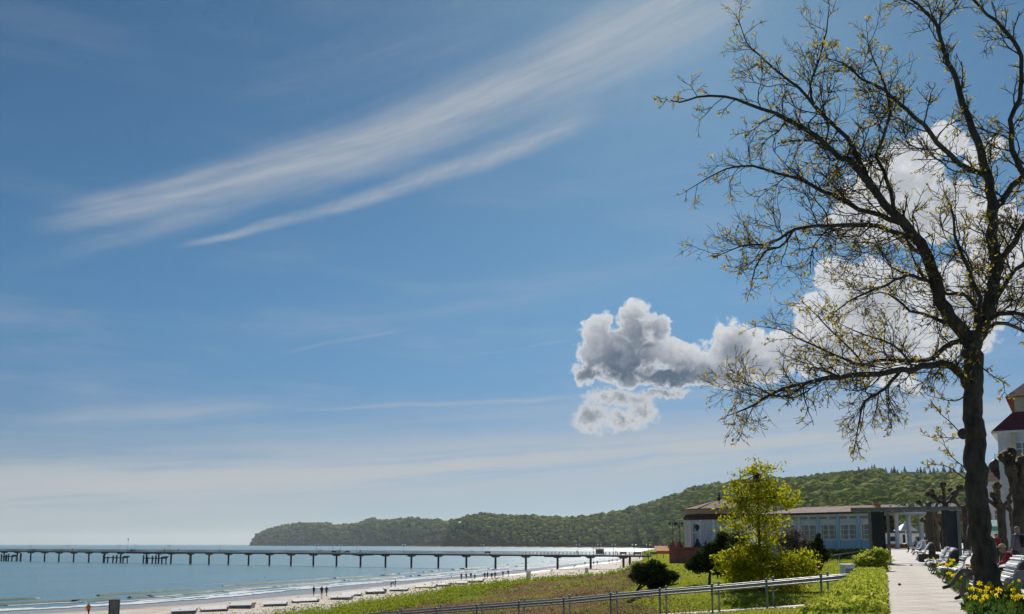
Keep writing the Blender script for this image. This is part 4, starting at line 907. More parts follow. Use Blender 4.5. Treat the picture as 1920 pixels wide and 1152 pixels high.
MB().add([(-1.8, -.9, 2.15), (1.8, -.9, 2.15), (1.8, .9, 2.75), (-1.8, .9, 2.75), (-1.8, -.9, 1.75), (1.8, -.9, 1.75)], [(0, 1, 2, 3), (4, 5, 1, 0)]).build('awning', mat('teal awning', (.03, .20, .18), (.02, .15, .14), 3, .7, .1), r)
for s_ in (-1.6, 1.6): MB().tube([(s_, -.8, 0), (s_, -.8, 2.1)], .04, 6).build('post', M['white_wood'], r)
# ------------------------------------------------------------------ the big tree beside the promenade
TY = 19.4
class Tubes:
    def __init__(s): s.V = []; s.F = []; s.n = 0
    def add(s, P, R, n=4):
        P = np.asarray(P, float); k = len(P); R = np.asarray(R, float); T = np.gradient(P, axis=0); T /= np.linalg.norm(T, axis=1)[:, None] + 1e-9
        a = np.cross(T, [.31, .52, .79]); a /= np.linalg.norm(a, axis=1)[:, None] + 1e-9; b = np.cross(T, a)
        th = np.arange(n) * 2 * np.pi / n
        ring = P[:, None] + R[:, None, None] * (np.cos(th)[None, :, None] * a[:, None] + np.sin(th)[None, :, None] * b[:, None])
        i = (np.arange(k - 1)[:, None] * n + np.arange(n)[None]); j = (np.arange(k - 1)[:, None] * n + (np.arange(n)[None] + 1) % n)
        s.V.append(ring.reshape(-1, 3)); s.F.append(np.stack([i, j, j + n, i + n], -1).reshape(-1, 4) + s.n); s.n += k * n
    def build(s, name, mt, parent=None, smooth=True):
        return link(name, npmesh(name, np.concatenate(s.V), np.concatenate(s.F), mt, smooth), parent)
def wander(p, d, L, k, wig, lift=0.0):
    """a crooked shoot from p along d"""
    P = [p]; d = d / (np.linalg.norm(d) + 1e-9)
    for _ in range(k):
        d = d + rng.normal(size=3) * wig + np.array([0, 0, lift]); d /= np.linalg.norm(d); P.append(P[-1] + d * L / k)
    return np.array(P), d
def side(d, spread, lo=.5, hi=1.2):
    q = rng.normal(size=3); q -= d * q.dot(d); q /= np.linalg.norm(q) + 1e-9; a = rng.uniform(lo, hi) * spread
    return d * math.cos(a) + q * math.sin(a)
def smooth_path(P, R, per=.22):
    """Catmull-Rom through the traced points, with small crooks"""
    P = np.asarray(P, float); Q = [2 * P[0] - P[1]] + list(P) + [2 * P[-1] - P[-2]]; out, rr = [], []
    for i in range(1, len(Q) - 2):
        L = np.linalg.norm(Q[i + 1] - Q[i]); k = max(2, int(L / per))
        for j in range(k):
            t = j / k; out.append(.5 * ((2 * Q[i]) + (-Q[i - 1] + Q[i + 1]) * t + (2 * Q[i - 1] - 5 * Q[i] + 4 * Q[i + 1] - Q[i + 2]) * t * t + (-Q[i - 1] + 3 * Q[i] - 3 * Q[i + 1] + Q[i + 2]) * t ** 3)); rr.append(R[i - 1] * (1 - t) + R[i] * t)
    out.append(P[-1]); rr.append(R[-1]); out = np.array(out); rr = np.array(rr)
    out[1:-1] += rng.normal(size=(len(out) - 2, 3)) * np.minimum(rr[1:-1, None] * .28, .018); return out, rr
tree = empty('broadleaf_tree', (0, 0, 0), 0, 'tall dark tree with spreading bare branches and small yellow leaf buds beside the promenade', 'tree')
trunk_px = [(1864, 1150, 33), (1861, 1138, 29), (1856, 1112, 24.5), (1850, 1075, 22.5), (1844, 1040, 21.5), (1838, 1000, 20.5), (1833, 955, 19.8), (1830, 903, 19.5), (1828, 850, 19), (1826, 795, 17.8), (1825, 745, 17), (1825, 700, 17.6), (1824, 660, 17.5), (1828, 625, 17)]
px2m = TY / (F / cp)
TP_ = [np.array(at(x, y, TY)) for x, y, w in trunk_px]; tr_p, tr_r = smooth_path(TP_, [w * px2m for _, _, w in trunk_px], .10)
def bark_tube(P, R, n, name, parent, flare=False, seed=0):
    mb = MB(); k = len(P); V_ = []; T = np.gradient(P, axis=0)
    for i in range(k):
        d = T[i] / (np.linalg.norm(T[i]) + 1e-9); a = np.cross(d, [0, 1, 0.05]); a /= np.linalg.norm(a); b = np.cross(d, a)
        for j in range(n):
            th = 2 * math.pi * j / n; q = P[i] + (a * math.cos(th) + b * math.sin(th)) * R[i]
            f = 1 + .03 * mnoise.noise(Vector(q) * 2.2 + Vector((seed, 0, 0))) + .05 * mnoise.noise(Vector((q[0] * 9, q[1] * 9, q[2] * 1.7)))
            if flare: f += .10 * max(0, 1 - i / 8) * (1 + math.sin(5 * th))
            V_.append(P[i] + (q - P[i]) * f)
    fs = [(i * n + j, i * n + (j + 1) % n, (i + 1) * n + (j + 1) % n, (i + 1) * n + j) for i in range(k - 1) for j in range(n)]
    return mb.add(V_, fs, 0, True).build(name, M['bark'], parent)
trunk_o = bark_tube(tr_p, tr_r, 22, 'trunk', tree, True)
# knots on the trunk
for (x, y, r_) in ((1805, 813, 9.5), (1843, 830, 6), (1815, 705, 8)):
    p = at(x, y, TY - .12); mb = MB(); mb.ball(p, r_ * px2m, 12, 9, sz=1.15)
    for i, v in enumerate(mb.v): q = Vector(v); mb.v[i] = tuple(Vector(p) + (q - Vector(p)) * (1 + .22 * mnoise.noise(q * 8)))
    mb.build('knot', M['bark'], tree)
LIMBS = [  # picture points, half widths in px, depth offset at start and end (m)
 ([(1824,640),(1800,618),(1781,594),(1763,562),(1754,525),(1741,487),(1726,455),(1700,425),(1676,402),(1645,369),(1611,321),(1588,300),(1563,286),(1532,256),(1498,237),(1454,215),(1402,195),(1359,181),(1307,182),(1276,192),(1250,187)], [15,14,13.5,13,12.5,11.5,11,10,9,7.5,6.5,6,5.5,5,4.5,3.6,3,2.5,2,1.5,.8], 0, -1.6),
 ([(1645,369),(1624,334),(1610,297),(1589,260),(1554,230),(1528,200),(1498,165),(1463,139),(1424,104),(1400,80),(1386,40)], [6,5.5,5,4.6,4.2,3.8,3.2,2.6,2,1.5,.7], -.7, 1.4),
 ([(1526,198),(1520,160),(1537,108),(1549,60),(1555,8)], [3,2.6,2.2,1.6,.8], .4, .2),
 ([(1676,402),(1671,360),(1658,321),(1643,295),(1656,256),(1668,210),(1660,160),(1640,118),(1628,82)], [4.8,4.4,4,3.6,3.2,2.8,2.2,1.6,.8], -.4, -1.9),
 ([(1688,418),(1650,405),(1611,392),(1580,376),(1541,356),(1498,336),(1454,325),(1411,312),(1363,317),(1328,334),(1288,358)], [6,5.6,5.2,4.8,4.4,3.8,3.2,2.6,2,1.5,.8], -.3, 1.9),
 ([(1722,446),(1680,436),(1645,424),(1611,423),(1570,424),(1532,423),(1489,430),(1446,456),(1394,461),(1355,476)], [6,5.5,5,4.5,4,3.6,3.2,2.4,1.6,.8], -.3, -2.4),
 ([(1489,430),(1478,446),(1461,464),(1437,470),(1416,504),(1408,541)], [2.6,2.4,2.2,1.9,1.4,.7], -1.6, -1.9),
 ([(1828,640),(1843,610),(1855,568),(1866,517),(1862,459),(1861,400),(1857,360),(1849,321),(1836,286),(1823,243),(1806,195),(1793,148),(1771,100),(1758,52),(1735,22),(1700,-6),(1655,-34)], [14.5,14,13.5,12.5,11.5,11,10,9.5,8.5,7.6,6.8,5.8,5,4.2,3.4,2.4,1], .1, 1.0),
 ([(1852,332),(1820,318),(1797,304),(1758,265),(1732,234),(1697,204),(1658,169),(1615,148),(1585,121),(1552,110)], [6.5,6,5.6,5,4.4,3.8,3,2.3,1.6,.8], .4, -1.9),
 ([(1862,405),(1874,380),(1897,350),(1920,330),(1950,300),(1985,262),(2010,205),(2025,140)], [8.5,8,7.6,7,6.2,5,3.6,1.5], .3, 2.0),
 ([(1922,330),(1906,300),(1896,262),(1896,225),(1910,187),(1914,130),(1908,91),(1884,56),(1850,26),(1822,-4),(1800,-40)], [6.8,6.4,6,5.6,5.2,4.8,4.4,3.8,3,2.2,1], .8, -.8),
 ([(1864,525),(1882,482),(1904,451),(1920,423),(1950,385),(1990,350),(2040,330)], [7.5,7,6.4,6,5,3.6,1.5], .2, -1.8),
 ([(1854,575),(1875,548),(1898,513),(1922,492),(1960,470),(2010,462)], [6,5.5,5,4.4,3.2,1.2], .1, 2.0),
 ([(1836,610),(1860,594),(1890,588),(1922,592),(1965,604),(2010,600)], [5.5,5,4.4,3.8,2.8,1.2], 0, -1.7),
 ([(1838,622),(1870,606),(1900,612),(1930,625),(1975,650)], [5,4.5,4,3.2,1.4], .1, 1.2),
 ([(1830,610),(1828,572),(1810,552),(1777,552),(1742,530),(1720,500),(1705,468)], [6,5.4,4.6,3.6,3,2.2,1], .2, 1.6),
 ([(1832,600),(1838,560),(1822,520),(1806,480),(1790,440),(1786,400),(1770,360)], [6,5,4.4,3.8,3,2.2,1], -.1, -1.3),
 ([(1812,722),(1806,708),(1790,690),(1765,681),(1738,684),(1711,691),(1652,700),(1593,706),(1554,709),(1508,720),(1468,729),(1433,748),(1398,767),(1363,780)], [9.5,9,8.2,7.4,7,6.5,5.5,4.8,4.3,3.7,3.1,2.5,1.8,.8], -.1, -2.5),
 ([(1690,694),(1672,716),(1660,728),(1640,742),(1621,754),(1611,790),(1604,828)], [3.8,3.5,3.2,2.9,2.4,1.6,.8], -.8, -1.0),
 ([(1818,645),(1795,640),(1772,650),(1750,673),(1720,677),(1691,677),(1644,675),(1617,685),(1590,676),(1570,668),(1539,654),(1496,634),(1468,620),(1425,612)], [7,6.2,5.6,5,4.8,4.4,3.8,3.4,3,2.8,2.4,1.9,1.4,.7], -.1, 1.7),
 ([(1752,524),(1734,526),(1711,517),(1688,520),(1664,533),(1621,552),(1590,566),(1560,590)], [4,3.8,3.5,3.2,2.8,2.2,1.5,.7], -.2, -2.0),
 ([(1800,616),(1773,606),(1742,591),(1707,584),(1680,560),(1650,548),(1612,560)], [4.4,4,3.5,3,2.4,1.6,.7], 0, 1.8),
 ([(1617,685),(1600,660),(1560,622),(1530,590),(1508,570)], [2.6,2.2,1.8,1.3,.6], .8, .4),
 ([(1711,691),(1690,660),(1660,640),(1620,628),(1580,610)], [2.8,2.4,2,1.5,.7], -1.0, -1.9),
 ([(1508,720),(1480,742),(1452,742),(1420,728),(1385,716)], [2.4,2.1,1.7,1.2,.6], -1.8, -2.4),
 ([(1806,745),(1790,752),(1765,748),(1740,742)], [1.6,1.3,.9,.5], -.2, -.6),
 ([(1800,812),(1780,790),(1762,775),(1756,765)], [1.3,1,.8,.5], -.2, -.5),
 ([(1798,822),(1775,821),(1752,822)], [1,.8,.4], -.2, -.5),
 ([(1842,690),(1862,706),(1880,716),(1884,735)], [1.6,1.3,1,.5], -.1, -.5),
 ([(1812,880),(1790,862),(1776,845),(1770,830)], [1.2,1,.7,.4], -.3, -.5),
 ([(1812,900),(1785,880),(1765,872),(1745,872)], [1.2,1,.7,.4], -.3, -.7),
]
tw1, tw2, budsP, budsS = Tubes(), Tubes(), [], []
def spray(p, d, L, r, level, lift):
    k = max(3, int(L / .085)); P, dd = wander(p, d, L, k, .19, lift)
    (tw1 if level == 0 else tw2).add(P, np.linspace(r, max(.0034, r * .4), k + 1), 4 if level == 0 else 3)
    if level < 2:
        nsub = int(L / (.15 if level == 0 else .11)) + 1
        for q in range(nsub):
            f = rng.uniform(.18, 1.0); i = min(k - 1, int(f * k)); dl = P[i + 1] - P[i]; dl /= np.linalg.norm(dl) + 1e-9
            spray(P[i], side(dl, .95), L * rng.uniform(.3, .68) * (1.15 - f * .5), r * .6, level + 1, lift)
    nb_ = 2 if level == 2 else 3
    for q in range(nb_ + (level == 1) * 2):
        f = 1.0 if q == 0 else rng.uniform(.45, 1.0); i = min(k, int(f * k)); budsP.append(P[i] + rng.normal(size=3) * .014); budsS.append(rng.uniform(.024, .050))
for li, (pts_, ws, d0, d1) in enumerate(LIMBS):
    k = len(pts_); P = [np.array(at(x, y, TY + d0 + (d1 - d0) * (i / (k - 1)) ** 1.1)) for i, (x, y) in enumerate(pts_)]
    sp_, sr = smooth_path(P, [max(.0045, w * px2m * .9) for w in ws])
    bark_tube(sp_, sr, 12 if ws[0] > 9 else 8, 'branch', tree, seed=li * 5)
    acc = 0; nxt = .12; big_ = ws[0] > 4.5
    for i in range(1, len(sp_)):
        seg = np.linalg.norm(sp_[i] - sp_[i - 1]); acc += seg; r_ = sr[i]
        if acc < nxt: continue
        frac = i / len(sp_); acc = 0; nxt = rng.uniform(.045, .105) * (1.25 if r_ > .06 else 1)
        if r_ > .115 and rng.random() < .55: continue
        T = sp_[i] - sp_[i - 1]; T /= np.linalg.norm(T) + 1e-9
        L = rng.uniform(.4, 1.55) * (1.15 if .02 < r_ < .07 else .8) * (1 - .35 * frac); 
        if ws[0] < 2: L *= .35
        spray(sp_[i], side(T, 1.0), L, min(.018, max(.0075, r_ * .42)), 0, .05 if li != 18 else -.10)
    T = sp_[-1] - sp_[-3]; spray(sp_[-1], T, .3, .007, 0, .03)
tw1.build('twigs', M['twig'], tree)['kind'] = 'stuff'; tw2.build('fine_twigs', M['twig'], tree)['kind'] = 'stuff'
bp_ = np.array(budsP); bs_ = np.array(budsS); k_ = rng.random(len(bp_)) < .23
bp_, bs_ = bp_[k_], bs_[k_]; bp_ = np.repeat(bp_, 2, 0) + rng.normal(size=(len(bp_) * 2, 3)) * .013; bs_ = np.repeat(bs_, 2)
tag(link('leaf_buds', leafmesh('leaf_buds', bp_, bs_, M['bud'], aspect=1.9, up=.9), tree), kind='stuff')
print('buds', len(bp_), 'twig verts', tw1.n, tw2.n)
# ------------------------------------------------------------------ shrubs and small trees
def lz(X, Y): return float(landz(np.array([float(X)]), np.array([float(Y)]))[0])
def blob_points(blobs, n, shell=.55, keep=None):
    """leaf places through several ellipsoids, denser towards their outsides, in clumps"""
    w = np.array([b[3] * b[4] * b[5] for b in blobs]) ** (2 / 3); w /= w.sum(); out = []
    for b, k in zip(blobs, (w * n).astype(int)):
        kc = max(3, k // 14); c = rng.normal(size=(kc, 3)); c /= np.linalg.norm(c, axis=1)[:, None]; c *= (shell + (1 - shell) * rng.random((kc, 1)) ** .6)
        p = np.repeat(c, 14, 0) + rng.normal(size=(kc * 14, 3)) * .17
        out.append(p * [b[3], b[4], b[5]] + [b[0], b[1], b[2]])
    return np.concatenate(out)
M['pine'] = leafmat('dark pine needles', [(0.045, 0.063, 0.024), (0.068, 0.09, 0.03), (0.09, 0.117, 0.033), (0.039, 0.051, 0.021), (0.112, 0.128, 0.042)], .2, .6)
M['yellow_green'] = leafmat('yellow green spring leaves', [(0.253, 0.299, 0.014), (0.368, 0.391, 0.016), (0.46, 0.414, 0.018), (0.207, 0.253, 0.016), (0.529, 0.483, 0.023), (0.322, 0.322, 0.023)], .55)
M['hedge'] = leafmat('clipped hedge leaves', [(0.29, 0.362, 0.043), (0.406, 0.464, 0.051), (0.522, 0.536, 0.072), (0.217, 0.29, 0.036), (0.609, 0.58, 0.116)], .45)
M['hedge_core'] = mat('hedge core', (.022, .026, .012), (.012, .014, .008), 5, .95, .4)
M['dune_leaf'] = leafmat('dune shrub leaves', [(0.144, 0.2, 0.026), (0.224, 0.288, 0.032), (0.32, 0.376, 0.04), (0.184, 0.248, 0.032), (0.432, 0.432, 0.048), (0.12, 0.168, 0.026)], .4, patch=.55, pscale=.16)
M['heath_leaf'] = leafmat('dry heath stems', [(0.163, 0.1, 0.062), (0.2, 0.125, 0.075), (0.15, 0.125, 0.05), (0.237, 0.169, 0.106), (0.188, 0.188, 0.044), (0.138, 0.088, 0.056)], .25, patch=.5, pscale=.25)
M['grass_blade'] = leafmat('grass blades', [(0.179, 0.211, 0.029), (0.238, 0.277, 0.036), (0.285, 0.31, 0.049), (0.202, 0.244, 0.032), (0.321, 0.31, 0.082)], .45, patch=.5, pscale=.35)
M['grey_twig'] = leafmat('brown grey bare shrub', [(.15, .12, .10), (.20, .165, .14), (.17, .155, .11)], .3)
def shrub(name, base, blobs, n, size, mt, label, cat, trunks=(), aspect=1.7, up=.2, bark='twig', cr=.055, leafname='foliage', limbs=26, shell=.55):
    r = empty(name, base, 0, label, cat)
    tb = Tubes()
    for P, r0 in trunks:
        P = np.array(P, float); q, rr = smooth_path(P, np.linspace(r0, r0 * .55, len(P)), .12); tb.add(q, rr, 8)
    if trunks: tb.build('trunk', M[bark], r)
    tw = Tubes()
    for k in range(limbs):
        b = blobs[int(rng.integers(len(blobs)))]; c = np.array(b[:3]); t = rng.normal(size=3); t /= np.linalg.norm(t); t[2] = abs(t[2]) * .8; e = c + t * np.array(b[3:6]) * rng.uniform(.6, 1.0)
        s0_ = np.array(trunks[int(rng.integers(len(trunks)))][0][-1]) if trunks else np.array([c[0] * .3, c[1] * .3, 0]); m_ = (s0_ + e) / 2 + rng.normal(size=3) * .08 * np.linalg.norm(e - s0_)
        q, rr = smooth_path([s0_, m_, e], [cr * .6, cr * .4, .008], .15); tw.add(q, rr, 4)
    tw.build('branches', M[bark], r)['kind'] = 'stuff'
    P = blob_points(blobs, n, shell); P = P[P[:, 2] > .04]
    tag(link(leafname, leafmesh(leafname, P, size, mt, aspect=aspect, up=up), r), kind='stuff'); return r
def gpt(x, Y, dz=0.0): X = XY(x, Y); return Vector((X, Y, lz(X, Y) + dz))
# wind bent pines on the lawn
b = gpt(1190, 53, -.05); sc = 53 / (F / cp)
shrub('wind_bent_pine', b, [(.85, 0, 1.25, .95, .8, .55), (1.45, .1, 1.0, .85, .7, .45), (.3, .1, 1.05, .60, .5, .42), (1.05, -.1, 1.65, .60, .5, .32), (.3, 0, 1.6, .42, .4, .25), (2.0, 0, 1.15, .50, .3, .28), (1.2, 0, .7, .7, .5, .3)], 6200, .085, M['pine'],
      'dark wind bent pine leaning right on the lawn by the beach', 'pine', [([(0, 0, 0), (.12, 0, .3), (.35, 0, .65), (.6, 0, 1.0)], .085), ([(.1, 0, .25), (.55, .1, .6), (1.1, .1, .85)], .05)], aspect=3.0, cr=.05, shell=.35)
b = gpt(1328, 51, -.05)
shrub('wind_bent_pine', b, [(0, 0, 1.3, .9, .8, .60), (.75, .1, 1.55, .8, .8, .7), (-.65, 0, 1.05, .5, .5, .34), (1.3, .1, 1.2, .6, .6, .6), (.3, 0, 1.95, .6, .5, .35), (.9, 0, 2.35, .5, .5, .5), (1.1, 0, .8, .8, .5, .4)], 9500, .10, M['pine'],
      'dense dark pine bush beside the yellow green young tree', 'pine', [([(0, 0, 0), (.03, 0, .5), (.05, 0, 1.0)], .09)], aspect=3.0, cr=.05, shell=.35)
# young tree in yellow green leaf, with a skirt of suckers
def px_blobs(lst, Y, base):
    k = Y / (F / cp); out = []
    for x, y, rx, ry in lst:
        p = at(x, y, Y); out.append((p.x - base.x, 0 + rng.uniform(-.3, .3), p.z - base.z, rx * k, rx * k * .9, ry * Y / VS)); 
    return out
b = gpt(1424, 45, -.05); 
bl = px_blobs([(1425, 885, 46, 26), (1410, 925, 60, 30), (1450, 930, 55, 26), (1380, 945, 34, 26), (1485, 945, 26, 16), (1370, 985, 26, 20), (1400, 975, 44, 22), (1440, 980, 48, 20), (1430, 1010, 50, 18), (1378, 908, 16, 14)], 45, b)
yt = shrub('young_tree', b, bl, 3900, .115, M['yellow_green'], 'slender young tree in yellow green leaf in front of the pavilion', 'tree', [([(0, 0, 0), (.02, 0, 2.0), (-.03, 0, 3.4), (.0, 0, 4.4), (.05, 0, 5.6)], .085), ([(-.02, 0, 3.0), (-.45, .1, 3.8), (-.75, .1, 4.5)], .035), ([(0, 0, 3.1), (.45, 0, 3.9), (.85, 0, 4.5)], .035)], aspect=1.5, cr=.03, limbs=70, shell=.15)
b = gpt(1424, 44, -.05)
bl = px_blobs([(1370, 1060, 34, 26), (1400, 1045, 34, 28), (1345, 1050, 16, 10), (1440, 1060, 48, 30), (1490, 1062, 44, 28), (1520, 1075, 26, 18), (1410, 1090, 50, 20), (1470, 1095, 40, 16), (1420, 1030, 26, 18), (1505, 1045, 18, 14)], 44, b)
shrub('forsythia_bush', b, bl, 7200, .095, M['yellow_green'], 'broad bright yellow green bush around the foot of the young tree', 'bush', [([(0, 0, 0), (-.3, 0, .5), (-.8, 0, 1.1)], .03), ([(0, 0, 0), (.5, 0, .5), (1.2, 0, 1.1)], .03), ([(0, 0, 0), (.1, 0, .7), (.3, 0, 1.5)], .03)], cr=.025, limbs=60, shell=.2)
b = gpt(1420, 46.5, -.05); bl = px_blobs([(1385, 1020, 22, 30), (1400, 1065, 40, 34), (1440, 1100, 44, 22), (1470, 1075, 40, 26)], 46.5, b)
shrub('dark_bush', b, bl, 5200, .10, M['pine'], 'dark evergreen bush half hidden behind the bright yellow green bush', 'bush', cr=.03, limbs=20, shell=.3)
b = gpt(1480, 62, -.05); bl = px_blobs([(1465, 1020, 22, 22), (1490, 1012, 26, 20), (1512, 1024, 24, 18), (1500, 1035, 40, 12)], 62, b)
shrub('bare_shrub', b, bl, 1000, .10, M['grey_twig'], 'brown grey leafless shrub in front of the pavilion windows', 'shrub', aspect=6, cr=.02, limbs=110, shell=.1)
b = gpt(1533, 60, -.05); bl = px_blobs([(1533, 1012, 7, 10), (1533, 1025, 12, 12), (1534, 1040, 17, 14)], 60, b)
shrub('conical_shrub', b, bl, 1600, .12, M['pine'], 'small dark conical evergreen under the pavilion windows', 'shrub', aspect=2.5, shell=.2)
b = gpt(1250, 88, 0); bl = px_blobs([(1225, 1052, 14, 5), (1275, 1058, 26, 4)], 90, b); 
M['russet'] = leafmat('russet leaves', [(.16, .09, .05), (.24, .14, .07), (.20, .12, .07), (.13, .10, .04)], .4)
b = gpt(1668, 122, 0); bl = px_blobs([(1664, 985, 14, 22), (1674, 1000, 10, 18), (1660, 965, 10, 10)], 122, b)
shrub('russet_tree', b, bl, 1500, .3, M['russet'], 'small russet leaved tree seen through the arcade left of the columns', 'tree', [([(0, 0, 0), (0, 0, 1), (.1, 0, 2)], .12)])
# low dark shrubs along the foot of the pavilion
for k, (x, w_, h_) in enumerate(((1548, 22, 7), (1575, 18, 6), (1604, 20, 7))):
    b = gpt(x, 92, 0); bb = px_blobs([(x, 1036, w_, h_)], 92, b)
    shrub('low_shrub', b, bb, 700, .15, M['pine'], ['low dark shrub below the pavilion, left of the handrail post', 'low dark shrub below the pavilion, behind the middle handrail post', 'low dark shrub below the pavilion nearest the pergola post'][k], 'shrub', limbs=8)
# clipped hedge along the promenade edge
hg = empty('clipped_hedge', PW(22, -.9, H - 2.1), math.atan2(UY, UX), 'long clipped yellow green hedge along the left edge of the promenade', 'hedge')
def hedge_pts(s0, s1, t0, t1, z0, z1, n, lump=.06):
    A = rng.random((n, 3)); f = rng.random(n); P = np.empty((n, 3))
    P[:, 0] = s0 + (s1 - s0) * A[:, 0]; top = f < .52; P[:, 1] = np.where(top, t0 + (t1 - t0) * A[:, 1], np.where(A[:, 1] < .62, t1, t0)); P[:, 2] = np.where(top, z1, z0 + (z1 - z0) * A[:, 2])
    P += rng.normal(size=(n, 3)) * .028; L_ = (nz2(P[:, 0], P[:, 2] * 3, .55, 3) + nz2(P[:, 0] + 5, P[:, 1] * 3, .21, 4) * .6) * lump * 2
    P[:, 2] += L_ * (P[:, 2] > z1 - .1); P[:, 1] += L_ * np.where(P[:, 1] > (t0 + t1) / 2, 1, -1) * (P[:, 2] < z1 - .05); return P
def hloc(s, t, z): v = PW(s, t, z); return v
HT = H - .92
def hedge_world(P): return np.stack([P[:, 0] * UX + P[:, 1] * UY, P[:, 0] * UY - P[:, 1] * UX, P[:, 2]], 1)
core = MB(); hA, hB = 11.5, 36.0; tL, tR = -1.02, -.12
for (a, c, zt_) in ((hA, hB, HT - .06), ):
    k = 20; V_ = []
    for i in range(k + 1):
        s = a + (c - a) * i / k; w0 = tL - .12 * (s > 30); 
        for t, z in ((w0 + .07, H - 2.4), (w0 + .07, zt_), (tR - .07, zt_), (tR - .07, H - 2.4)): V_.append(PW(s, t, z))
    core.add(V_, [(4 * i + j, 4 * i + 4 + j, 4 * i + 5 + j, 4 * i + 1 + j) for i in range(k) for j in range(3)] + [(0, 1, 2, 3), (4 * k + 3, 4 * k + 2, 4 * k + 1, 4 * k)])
hg.location = (0, 0, 0); hg.rotation_euler = (0, 0, 0)
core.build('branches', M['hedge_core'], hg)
P = hedge_pts(hA, hB, tL, tR, H - 2.2, HT, 62000); P = hedge_world(P)
tag(link('leaves', leafmesh('leaves', P, .050, M['hedge'], aspect=1.5, up=.4), hg), kind='stuff')
# the taller loose shrub behind its end
b = PW(42, -1.6, 0); b.z = lz(b.x, b.y); bl = px_blobs([(1622, 1052, 26, 14), (1640, 1045, 22, 15), (1608, 1062, 18, 10), (1636, 1066, 24, 14)], 40, b)
shrub('loose_shrub', b, bl, 7000, .075, M['hedge'], 'loose yellow green shrub growing behind the far end of the clipped hedge', 'shrub', limbs=16, shell=.4)
# --- ground cover
def inview(n, x0, x1, y0, y1, sel, zoff=0.0, power=2.0):
    """random places on the land, evenly spread over what the eye sees of it"""
    x = rng.uniform(x0, x1, n); Y = 1 / rng.uniform(1 / y1, 1 / y0, n) if power == 2 else rng.uniform(y0, y1, n); X = (x - CX) / (F / cp) * Y
    z, d, e, kk, kt, hz = landz(X, Y, True); s, t = ST(X, Y); ok = sel(x, Y, e, kk, kt, t, s) & (d > 2)
    return np.stack([X, Y, z + zoff], 1)[ok], e[ok]
# bushes along the top of the beach
c, e = inview(6500, 380, 1300, 62, 420, lambda x, Y, e, kk, kt, t, s: (e > 0) & (e < 15 + 6 * nz2(x * 1.0, Y, 26, 4)) & (kk < .4) & (kt < .1))
if len(c):
    hgt = .42 + .75 * rng.random(len(c)) ** 2 * np.clip(1.3 - e / 16, .35, 1); m_ = 34
    Q = np.repeat(c, m_, 0); hh = np.repeat(hgt, m_)[:, None]; q = rng.normal(size=Q.shape) * [.42, .42, .30]; q[:, 2] = np.abs(q[:, 2]) ; Q = Q + q * (hh / .45)
    sz = np.clip(Q[:, 1] * .0015, .12, .42) * rng.uniform(.7, 1.3, len(Q))
    o = link('dune_shrubs', leafmesh('dune_shrubs', Q, sz, M['dune_leaf'], aspect=1.3, up=.3)); tag(o, kind='stuff'); print('dune', len(Q))
c, e = inview(17000, 380, 1500, 36, 200, lambda x, Y, e, kk, kt, t, s: (e > 7) & (kk < .75) & (kt < .1))
Q = np.repeat(c, 3, 0) + rng.normal(size=(len(c) * 3, 3)) * [.18, .18, .05]; sz = np.clip(Q[:, 1] * .0011, .05, .2) * rng.uniform(.6, 1.4, len(Q)); Q[:, 2] += sz * .5
pn_ = nz2(Q[:, 0], Q[:, 1], 7, 6) + .6 * nz2(Q[:, 0], Q[:, 1], 2.4, 8) + rng.normal(size=len(Q)) * .12
g_ = pn_ > .10
tag(link('heath', leafmesh('heath', Q[~g_], sz[~g_], M['heath_leaf'], aspect=2.4, up=.8)), kind='stuff')
tag(link('dune_grass', leafmesh('dune_grass', Q[g_], sz[g_], M['dune_leaf'], aspect=2.4, up=.9)), kind='stuff')
c, e = inview(60000, 700, 1700, 15, 95, lambda x, Y, e, kk, kt, t, s: (kk > .3) & (kt < .05) & (t < -.1))
Q = np.repeat(c, 1, 0); sz = np.clip(Q[:, 1] * .0011, .028, .10) * rng.uniform(.6, 1.4, len(Q)); Q[:, 2] += sz * .55
tag(link('lawn_grass', leafmesh('lawn_grass', Q, sz, M['grass_blade'], aspect=3.0, up=.5)), kind='stuff')
print('grass', len(Q))
# ------------------------------------------------------------------ pollarded plane trees of the promenade
def pollard(base, h, r0, knobs, label, wide=1.0, seed=1):
    r = empty('pollard_tree', base, random.uniform(0, 6), label, 'pollarded tree', 'pollarded trees along the promenade'); R_ = np.random.default_rng(seed)
    P = np.array([(0, 0, -.1), (.03, .02, h * .3), (-.03, .03, h * .62), (0, 0, h * .78)]); q, rr = smooth_path(P, [r0 * 1.25, r0, r0 * .95, r0 * 1.15], .2); bark_tube(q, rr, 12, 'trunk', r, seed=seed)
    ends = []
    for k in range(knobs):
        a = k * 2 * math.pi / knobs + R_.uniform(-.4, .4); l = h * wide * R_.uniform(.16, .30); e = np.array([math.cos(a) * l, math.sin(a) * l, h * R_.uniform(.84, 1.02)])
        q, rr = smooth_path([(0, 0, h * .72), (e[0] * .5, e[1] * .5, h * .80), e], [r0 * .62, r0 * .45, r0 * .42], .12); bark_tube(q, rr, 8, 'limb', r, seed=seed + k)
        mb = MB(); rk = r0 * R_.uniform(.75, 1.1); mb.ball(e, rk, 10, 8)
        for i, v in enumerate(mb.v): w = Vector(v) - Vector(e); mb.v[i] = tuple(Vector(e) + w * (1 + .5 * mnoise.noise(Vector(v) * 6 / (r0 * 5) + Vector((seed, 0, 0)))))
        mb.build('knuckle', M['bark'], r); ends.append((e, rk))
    P = []; 
    for e, rk in ends:
        for k in range(16):
            d = R_.normal(size=3); d[2] = abs(d[2]); d /= np.linalg.norm(d); P.append(e + d * rk * R_.uniform(.9, 1.5))
    tag(link('young_leaves', leafmesh('young_leaves', np.array(P), .05, M['bud'], aspect=1.5), r), kind='stuff'); return r
